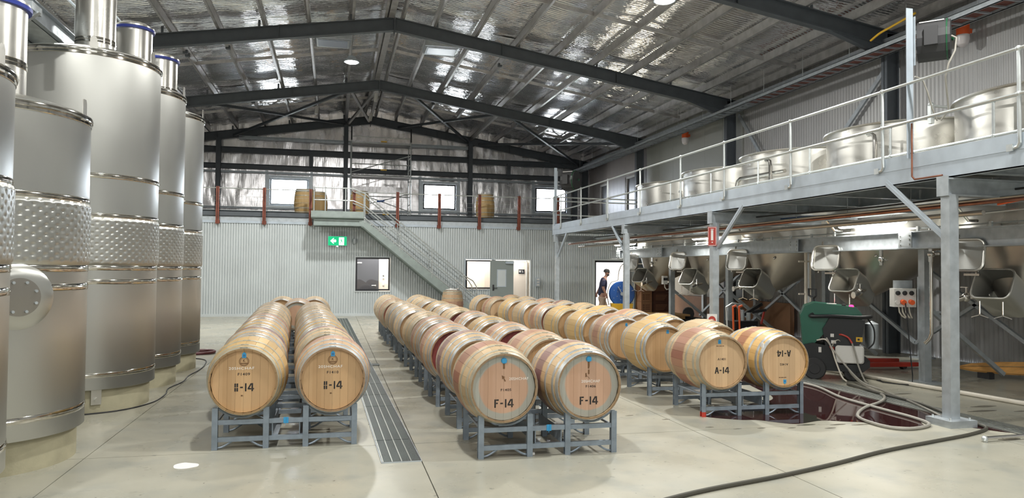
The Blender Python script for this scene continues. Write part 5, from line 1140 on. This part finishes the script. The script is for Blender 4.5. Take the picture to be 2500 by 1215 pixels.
# timber paddle with rope
pd = thing('timber_paddle', 'pointed varnished timber plank with rope tied to its tip, lying beyond the near post', 'plank', (9.6, 9.75, .06))
MB().prism([(0, 0), (.25, .07), (.7, .11), (1.6, .13), (1.6, -.13), (.7, -.11), (.25, -.06)], -.02, .02, 'z').xf(Matrix.Translation((0, 0, .11)) @ Matrix.Rotation(-.35, 4, 'Z') @ Matrix.Rotation(.8, 4, 'X')).build('board', M['pine'], pd)
MB().prism([(.05, .0), (.3, .02), (1.3, .03), (1.3, .01), (.3, -.0)], .02, .03, 'z').xf(Matrix.Translation((0, 0, .11)) @ Matrix.Rotation(-.35, 4, 'Z') @ Matrix.Rotation(.8, 4, 'X')).build('rib', M['pallet'], pd)
MB().box(.4, .5, -.24, -.02, -.06, .05).box(1.1, 1.2, -.55, -.3, -.06, .04).build('bearer', M['dark'], pd)
MB().tube(spl([(0, 0, .12), (-.06, .03, .16), (-.12, .0, .12), (-.08, -.04, .06), (-.02, -.01, .11), (-.07, .04, .15), (-.14, .03, .17), (-.17, -.03, .1), (-.1, -.06, .07)]), .014, 6).build('rope_knot', M['rope'], pd)
MB().sphere((1.12, -.32, .15), .035, 10, 8).build('bolt_head', M['dark'], pd)

# ------------------------------------------------------------------ green and black cleaning machine
mc = thing('pressure_cleaner', 'green and black wheeled hot water cleaner with white canister behind the right row', 'machine', (7.66, 10.18, 0), -.58)
MB().prism([(-.42, .52), (-.46, .98), (-.40, 1.12), (-.25, 1.18), (.34, 1.12), (.42, 1.02), (.42, .92), (-.05, .94), (-.12, .70), (-.28, .52)], -.28, .34, 'y').build('green_hood', M['green'], mc, ang=25)
MB().prism([(-.10, .52), (-.14, .78), (-.04, .95), (.46, .93), (.40, .58), (.30, .5), (.12, .5)], -.33, .3, 'y').build('black_body', M['black'], mc, ang=25)
MB().prism([(-.42, .14), (-.44, .52), (-.28, .56), (-.05, .52), (.10, .24), (.42, .26), (.52, .32), (.52, .22), (.42, .14)], -.35, .32, 'y').build('chassis', M['black'], mc, ang=25)
for (x, R, y) in ((-.26, .17, -.37), (-.26, .17, .34), (.28, .12, -.30), (.28, .12, .28)):
    MB().lathe([(0, -.03), (R*.9, -.035), (R, -.02), (R, .02), (R*.9, .035), (0, .03)], (x, y, R), 'y', 24).lathe([(0, -.04), (R*.45, -.042), (R*.5, -.034)], (x, y, R), 'y', 16).build('wheel', M['dark'], mc)
cn = rrect(.40, .27, .04)
loops([[(p+.24, -.36, q+.40) for p, q in rrect(.36, .24, .04)], [(p+.24, -.34, q+.40) for p, q in cn], [(p+.24, -.14, q+.40) for p, q in cn], [(p+.24, -.12, q+.40) for p, q in rrect(.36, .24, .04)]], True, True).cyl((.12, -.24, .53), (.12, -.24, .565), .035, 12).build('white_canister', M['white'], mc)
MB().cyl((.12, -.24, .562), (.12, -.24, .58), .04, 12).build('canister_cap', M['black'], mc)
MB().tube(spl([(-.28, -.28, 1.0), (-.3, -.34, .97), (.0, -.36, .98), (.35, -.36, .97), (.52, -.33, .98), (.55, -.2, .98)]), .028, 8).build('push_handle', M['black'], mc)
MB().tube(spl([(.5, -.28, .95), (.58, -.3, .8), (.58, -.3, .6), (.5, -.32, .5)]), .012, 6).build('cable_loop', M['black'], mc)
MB().lathe([(0, .005), (.075, .005), (.07, .012), (0, .014)], (-.0, -.1, 1.155), 'z', 20).build('oval_badge', M['white'], mc)
MB().lathe([(0, 0), (.035, 0), (.03, .03), (0, .035)], (.28, -.18, 1.12), 'z', 14).build('red_lamp', M['led'], mc)
MB().lathe([(0, 0), (.035, 0), (.03, .04), (0, .045)], (.17, -.22, 1.12), 'z', 14).build('dial', M['dark'], mc)
MB().box(.33, .42, -.338, -.33, .60, .67).box(.35, .38, -.341, -.338, .62, .65, 1).build('warning_label', [M['yellow'], M['black']], mc)
MB().box(-.03, .02, -.338, -.33, .66, .71).box(-.02, .05, -.338, -.33, .56, .61).box(-.2, -.16, -.36, -.35, .42, .5).build('paper_label', M['paper'], mc)
MB().tube(spl([(.10, -.33, .70), (.14, -.36, .70), (.22, -.38, .66), (.27, -.40, .58)]), .014, 8).build('red_sleeve', M['red'], mc)
MB().tube(spl([(.27, -.40, .58), (.31, -.42, .42), (.35, -.46, .25), (.42, -.55, .06), (.46, -.66, .02)]), .012, 8).build('outlet_hose', M['hose_grey'], mc)
MB().tube(spl([(-.22, -.30, .60), (-.1, -.37, .62), (-.02, -.40, .5), (.04, -.42, .3), (.12, -.48, .08), (.18, -.55, .02)]), .012, 8).build('inlet_hose', M['pvc'], mc)
MB().tube(spl([(.0, -.33, .52), (.02, -.36, .59), (.08, -.36, .62), (.12, -.3, .58), (.12, -.26, .56)]), .006, 6).build('suction_tube', M['pvc'], mc)
MB().lathe([(0, .45), (.10, .47), (.10, .85), (0, .9)], (.60, .15, 0), 'z', 18).build('grey_cylinder', M['galv'], mc)
# red pallet truck forks
pj = thing('pallet_truck', 'red pallet truck forks resting on the floor behind the green machine', 'pallet truck', (8.6, 11.2, 0), -.12)
for y in (-.27, .27):
    MB().prism([(-.1, y-.08), (1.05, y-.08), (1.28, y-.03), (1.28, y+.03), (1.05, y+.08), (-.1, y+.08)], .05, .115, 'z').build('fork', M['red'], pj)
    MB().cyl((1.0, y-.05, .04), (1.0, y+.05, .04), .04, 12).build('roller', M['dark'], pj)
MB().prism([(-.35, 0), (-.1, .0), (-.06, .12), (-.14, .42), (-.26, .44), (-.36, .12)], -.22, .22, 'y').build('frame', M['red'], pj)
MB().tube([(-.3, 0, .3), (-.48, 0, 1.2), (-.5, -.12, 1.25), (-.5, -.12, 1.36), (-.5, .12, 1.36), (-.5, .12, 1.25), (-.48, 0, 1.2)], .018, 8).build('handle', M['black'], pj)

# ------------------------------------------------------------------ blue hose reel on yellow stand, cartons, crates, tools
hr = thing('drum_reel', 'blue hose drum on a yellow stand beside the man near the bright doorway', 'hose reel', (8.5, 21.0, 0), -.3)
MB().lathe([(0, -.22), (.36, -.22), (.38, -.20), (.38, -.17), (.20, -.16), (.20, .02), (.38, .03), (.38, .07), (0, .07)], (0, 0, .95), 'y', 40).build('drum', M['blue'], hr)
MB().tube([(.25*math.cos(t), -.07+.02*math.sin(3*t), .95+.25*math.sin(t)) for t in np.linspace(0, 2*PI, 30)[:-1]], .09, 8, closed=True).build('wound_hose', M['pvc'], hr)
MB().cyl((0, -.22, .95), (0, -.27, .95), .05, 14).bar((0, -.25, .95), (-.12, -.26, 1.16), .05, .02).cyl((-.12, -.26, 1.16), (-.12, -.36, 1.16), .014, 8).build('crank', M['galv'], hr)
MB().box(.06, .15, -.226, -.22, .78, .90).build('label_plate', M['paper'], hr)
b = MB()
for k in range(14): a_ = k*.9; R = .1+.016*k; b.cyl((R*math.cos(a_), -.221, .95+R*math.sin(a_)), (R*math.cos(a_), -.226, .95+R*math.sin(a_)), .010, 6)
b.build('vent_holes', M['galv_pale'], hr, )['kind'] = 'stuff'
MB().prism([(-.33, .66), (.33, .66), (.30, .48), (.34, .26), (-.34, .26), (-.30, .48)], -.26, .26, 'y').build('yellow_stand', M['yellow'], hr)
MB().box(-.3, .3, -.3, .3, .06, .26).build('base', M['yellow'], hr)
for x in (-.24, .24):
    for y in (-.26, .26): MB().lathe([(0, -.03), (.08, -.03), (.08, .03), (0, .03)], (x, y, .08), 'y', 14).build('wheel', M['dark'], hr)
MB().tube(spl([(-.38, -.05, .6), (-.43, -.05, .95), (-.32, -.05, 1.28), (-.12, -.05, 1.36), (-.08, 0, 1.62), (.05, 0, 1.85), (.4, 0, 1.86), (.8, 0, 1.86)]), .016, 8).build('lead_hose', M['pvc'], hr)
def carton(x, y, z, w, d, h, lbl, m2='card_dark', rz=0):
    t = thing('carton', lbl, 'carton', (x, y, z), rz, 'stacked cartons behind the fourth fermenter')
    MB().box(-w/2, w/2, -d/2, d/2, 0, h).build('box', M['card'], t, smooth=False)
    MB().box(-w/2-.001, -w/2, -d/2+.01, d/2-.01, .02, h-.02).box(w/2, w/2+.001, -d/2+.01, d/2-.01, .02, h-.02).build('printed_side', M[m2], t, smooth=False) if False else None
    b = MB()
    for k in range(3): b.box(-w*.35+.0, -w*.2, -d/2-.002, -d/2, h*.2+k*h*.2, h*.2+k*h*.2+.03).box(-w*.12, w*.3, -d/2-.002, -d/2, h*.22+k*h*.2, h*.22+k*h*.2+.02)
    b.build('print', M['card_dark'], t, smooth=False); MB().box(-w/2, w/2, -.03, .03, h, h+.001).build('tape', M['pine'], t)
for k, w_ in enumerate(('bottom', 'second', 'third', 'top')):
    carton(9.05, 20.6, .14+k*.30, .34, .44, .295, 'brown carton, %s of the left stack seen under the fourth fermenter' % w_)
    t = thing('carton', 'dark printed carton, %s of the right stack seen under the fourth fermenter' % w_, 'carton', (9.55, 20.7, .14+k*.29), 0, 'stacked cartons behind the fourth fermenter')
    MB().box(-.27, .27, -.25, .25, 0, .285).build('box', M['card_dark'], t, smooth=False)
    b = MB()
    for q in range(4): b.box(-.18, .1+.03*q, -.252, -.25, .06+.045*q, .075+.045*q)
    b.build('print', M['card'], t, smooth=False)
pt = thing('pallet', 'timber pallet under the two stacks of cartons', 'pallet', (9.3, 20.65, 0))
for k in range(6): MB().box(-.6, .6, -.5+.18*k, -.4+.18*k, .115, .137).build('deck_board', M['pallet'], pt, smooth=False)
for y in (-.45, 0, .45): MB().box(-.6, .6, y-.04, y+.04, .02, .115).build('bearer', M['pallet'], pt, smooth=False)
for k in range(3): MB().box(-.58+.5*k, -.46+.5*k, -.5, .5, 0, .02).build('bottom_board', M['pallet'], pt, smooth=False)
tag(MB().box(8.7, 9.4, 18.6, 19.5, .0, .42).box(8.62, 9.5, 18.5, 19.6, .42, .47).build('timber_crate', M['pallet']), 'low timber crate with a flat lid behind the right barrel row', 'crate')
tag(MB().cyl((9.6, 18.8, .47), (9.9, 19.4, .47), .16, 12).box(9.3, 10.1, 18.6, 19.6, 0, .34).build('wrapped_bundle', M['dark']), 'dark wrapped bundle beside the low timber crate', 'bundle')
tag(MB().box(11.3, 11.42, 19.6, 23.2, .02, .85).build('plywood_sheet', M['card']), 'brown plywood sheet leaning low on the panelled right wall', 'plywood')
tag(MB().box(11.3, 11.42, 16.6, 19.2, .02, .85).build('plywood_sheet', M['card']), 'brown plywood sheet low on the right wall behind the second post', 'plywood')
tt = thing('tool_trolley', 'black tool trolley hung with orange handled tools behind the second walkway post', 'trolley', (8.35, 14.0, 0))
MB().box(-.25, .28, -.2, .2, .3, .62).box(-.28, .3, -.22, .22, .24, .3).build('tray', M['black'], tt); MB().tube([(-.3, 0, .3), (-.34, 0, .9), (-.2, 0, .98), (.1, 0, .95)], .022, 8).build('handle', M['galv_tube'], tt)
for x in (-.3, -.16): MB().cyl((x, -.23, .45), (x-.02, -.24, .92), .02, 8).cyl((x-.03, -.24, .92), (x+.05, -.24, .95), .024, 8).build('orange_tool', M['orange'], tt)
MB().bar((.0, -.1, .75), (.42, -.1, .98), .10, .06).bar((.2, -.1, .8), (.5, -.15, .85), .06, .05).build('power_head', M['black'], tt)
MB().cyl((-.1, -.22, .64), (-.1, -.22, .86), .05, 10).cyl((.05, -.22, .64), (.05, -.22, .8), .045, 10).build('flask', M['galv'], tt)
for x in (-.22, .22):
    for y in (-.18, .18): MB().lathe([(0, -.025), (.12, -.025), (.12, .025), (0, .025)], (x, y, .12), 'y', 14).build('wheel', M['dark'], tt)
MB().bar((.42, -.1, .55), (.5, -.1, .85), .03, .03).bar((.46, -.1, .5), (.42, -.1, .2), .08, .04).build('red_part', M['red'], tt)

# ------------------------------------------------------------------ the man in the doorway
def skin(name, chains, m, parent, sub=2, loc=None):
    """chains: list of lists of (x,y,z,r) or (x,y,z,rx,ry); points shared by identical coordinates join"""
    V = []; E = []; R = []; idx = {}
    for ch in chains:
        prev = None
        for p in ch:
            key = tuple(round(c, 4) for c in p[:3])
            if key not in idx: idx[key] = len(V); V.append(p[:3]); R.append((p[3], p[4] if len(p) > 4 else p[3]))
            if prev is not None: E.append((prev, idx[key]))
            prev = idx[key]
    me = bpy.data.meshes.new(name); me.from_pydata(V, E, []); o = bpy.data.objects.new(name, me); COL.objects.link(o)
    md = o.modifiers.new('s', 'SKIN'); md.use_smooth_shade = True
    for i, rr in enumerate(R): me.skin_vertices[0].data[i].radius = rr
    me.skin_vertices[0].data[0].use_root = True
    sb_ = o.modifiers.new('u', 'SUBSURF'); sb_.levels = sub; sb_.render_levels = sub
    me2 = bpy.data.meshes.new_from_object(o.evaluated_get(bpy.context.evaluated_depsgraph_get())); bpy.data.objects.remove(o)
    me2.materials.clear(); me2.materials.append(m); me2.shade_smooth()
    return obj(name, me2, parent, loc)
mn = thing('person', 'man in navy t-shirt, khaki shorts and dark cap walking past the bright doorway', 'person', (7.86, 21.0, 0), -.25)
def fingers(hx, hy, hz, dirx, s_):
    ch = []
    for k, (ln, oy) in enumerate(((.065, -.028), (.075, -.010), (.070, .009), (.055, .026))):
        b0 = (hx+.012, hy+oy*.9, hz-.085); ch.append([(hx, hy+oy*.3, hz-.045, .016), (*b0, .0095), (b0[0]+.014, b0[1], b0[2]-ln*.5, .0088), (b0[0]+.008, b0[1], b0[2]-ln, .0075)])
    ch.append([(hx, hy, hz-.02, .018), (hx+.03, hy-.02*s_, hz-.045, .012), (hx+.045, hy-.02*s_, hz-.085, .0095), (hx+.042, hy-.016*s_, hz-.105, .008)])
    return ch
hipz = .86; lean = .10
sh = (lean-.01, 1.40)
body = [[(0, 0, hipz, .14, .12), (.02, 0, 1.05, .125, .10), (.05, 0, 1.22, .145, .11), (.08, 0, 1.36, .11, .09), (.11, 0, 1.44, .055, .055), (.15, 0, 1.50, .05, .05), (.165, 0, 1.56, .072, .078), (.155, 0, 1.63, .078, .085), (.15, 0, 1.67, .055, .06)]]
for s_ in (-1, 1):
    hx, hz = (.14, .86) if s_ < 0 else (-.12, .88)
    body.append([(.08, 0, 1.36, .11, .09), (.06, .17*s_, 1.36, .06), (.0+.02*s_*-1, .215*s_, 1.13, .045), (hx-.02, .21*s_, .92+.0, .030), (hx, .20*s_, hz-.05, .03, .018)])
    body += [[(a_, b2, c_, *rr) for a_, b2, c_, *rr in ch] for ch in fingers(hx, .20*s_, hz-.02, 1, s_)]
    fx = .20 if s_ > 0 else -.18
    body.append([(0, 0, hipz, .14, .12), (.02, .09*s_, .80, .095), (fx*.55+.05, .10*s_, .47, .06), (fx, .10*s_, .13, .042), (fx-.01, .10*s_, .07, .04), (fx+.13, .11*s_, .04, .035)])
bd = skin('body', body, M['skin'], mn)
skin('shirt', [[(0, 0, .86, .165, .15), (.015, 0, 1.0, .15, .13), (.05, 0, 1.2, .165, .135), (.08, 0, 1.35, .135, .11), (.105, 0, 1.43, .075, .07)]]+[[(.08, 0, 1.35, .135, .11), (.06, .17*s_, 1.355, .078), (.03, .20*s_, 1.24, .068), (.01, .212*s_, 1.15, .066)] for s_ in (-1, 1)], M['navy'], mn)
skin('shorts', [[(0, 0, .90, .155, .145), (0, 0, .80, .16, .15)]]+[[(0, 0, .80, .16, .15), (.03, .09*s_, .74, .105), ((.20 if s_ > 0 else -.18)*.5+.05, .10*s_, .50, .09)] for s_ in (-1, 1)], M['khaki'], mn)
for s_ in (-1, 1):
    fx = .20 if s_ > 0 else -.18
    skin('shoe', [[(fx-.04, .10*s_, .06, .05), (fx+.05, .105*s_, .05, .05), (fx+.17, .11*s_, .035, .038)]], M['dark'], mn)
skin('nose', [[(.235, 0, 1.578, .012), (.255, 0, 1.562, .013), (.24, 0, 1.55, .012)]], M['skin'], bd, 1)
MB().sphere((.223, -.032, 1.59), .011, 8, 6).sphere((.223, .032, 1.59), .011, 8, 6).build('eyes', M['ink'], bd)
MB().bar((.228, -.022, 1.522), (.228, .022, 1.522), .01, .006).build('mouth', M['hose_red'], bd)
for s_ in (-1, 1): MB().sphere((.155, .078*s_, 1.575), .03, 8, 6, (.8, .35, 1)).build('ear', M['skin'], bd)
MB().sphere((.175, 0, 1.52), .062, 10, 8, (1.0, .95, .75)).build('beard', M['cap'], bd)
MB().lathe([(.098, -.015), (.098, .02), (.085, .06), (.05, .085), (0, .092)], (.15, 0, 1.61), 'z', 20).build('cap', M['cap'], mn)
MB().prism([(.08, -.07), (.16, -.065), (.20, -.035), (.205, .035), (.16, .065), (.08, .07)], -.004, .006, 'z').xf(Matrix.Translation((.15, 0, 1.605)) @ Matrix.Rotation(.25, 4, 'Y')).build('cap_brim', M['cap'], mn)
print('all done', len(bpy.data.objects), sum(len(o.data.polygons) for o in bpy.data.objects if o.type == 'MESH'))
# small extras: yellow strap by the ladder, sample arm over the near rim, cables below the deck, spare conduits
tag(MB().tube(spl([(10.3, 12.46, 6.26), (10.3, 12.2, 6.33), (10.3, 11.9, 6.36), (10.3, 11.3, 6.42)]), .022, 6).build('yellow_strap', M['yellow']), 'yellow strap hanging along the ladder tray left of the near mast', 'strap')
ra = thing('rim_arm', 'galvanised clamp arm on the rail beside the rim of the nearest fermenter', 'bracket', (8.23, 8.75, 3.9))
MB().box(-.03, .03, -.03, .03, -.12, .14).box(-.02, .3, -.02, .02, .12, .15).sphere((0, 0, .15), .04, 8, 6).build('arm', M['galv_tube'], ra)
for k, (x, z, m, w_) in enumerate(((7.45, 2.62, 'dark', 'black'), (7.95, 2.60, 'blue', 'blue'), (7.55, 2.40, 'galv_tube', 'bright steel'))):
    tag(MB().tube(spl([(x, 6.0, z), (x+.05, 9.0, z-.03), (x-.04, 12.0, z+.02), (x+.04, 15.0, z-.02), (x, 20.5, z)], 4), .014, 6).build('service_line', M[m]), w_+' service line running below the walkway deck', 'pipe')
for y in (8.2, 10.9, 13.7): MB().tube([(8.05, y, 2.62), (8.2, y-.1, 2.36), (8.35, y-.1, 2.36)], .02, 8).build('branch_pipe', M['chrome'], bpy.data.objects['tank_catwalk'] if False else None)
for i, o in enumerate([o for o in COL.objects if o.name.startswith('branch_pipe')]): tag(o, 'short polished branch pipe above the %s fermenter manway, below the walkway' % WHY[i], 'pipe', 'branch pipes below the walkway')
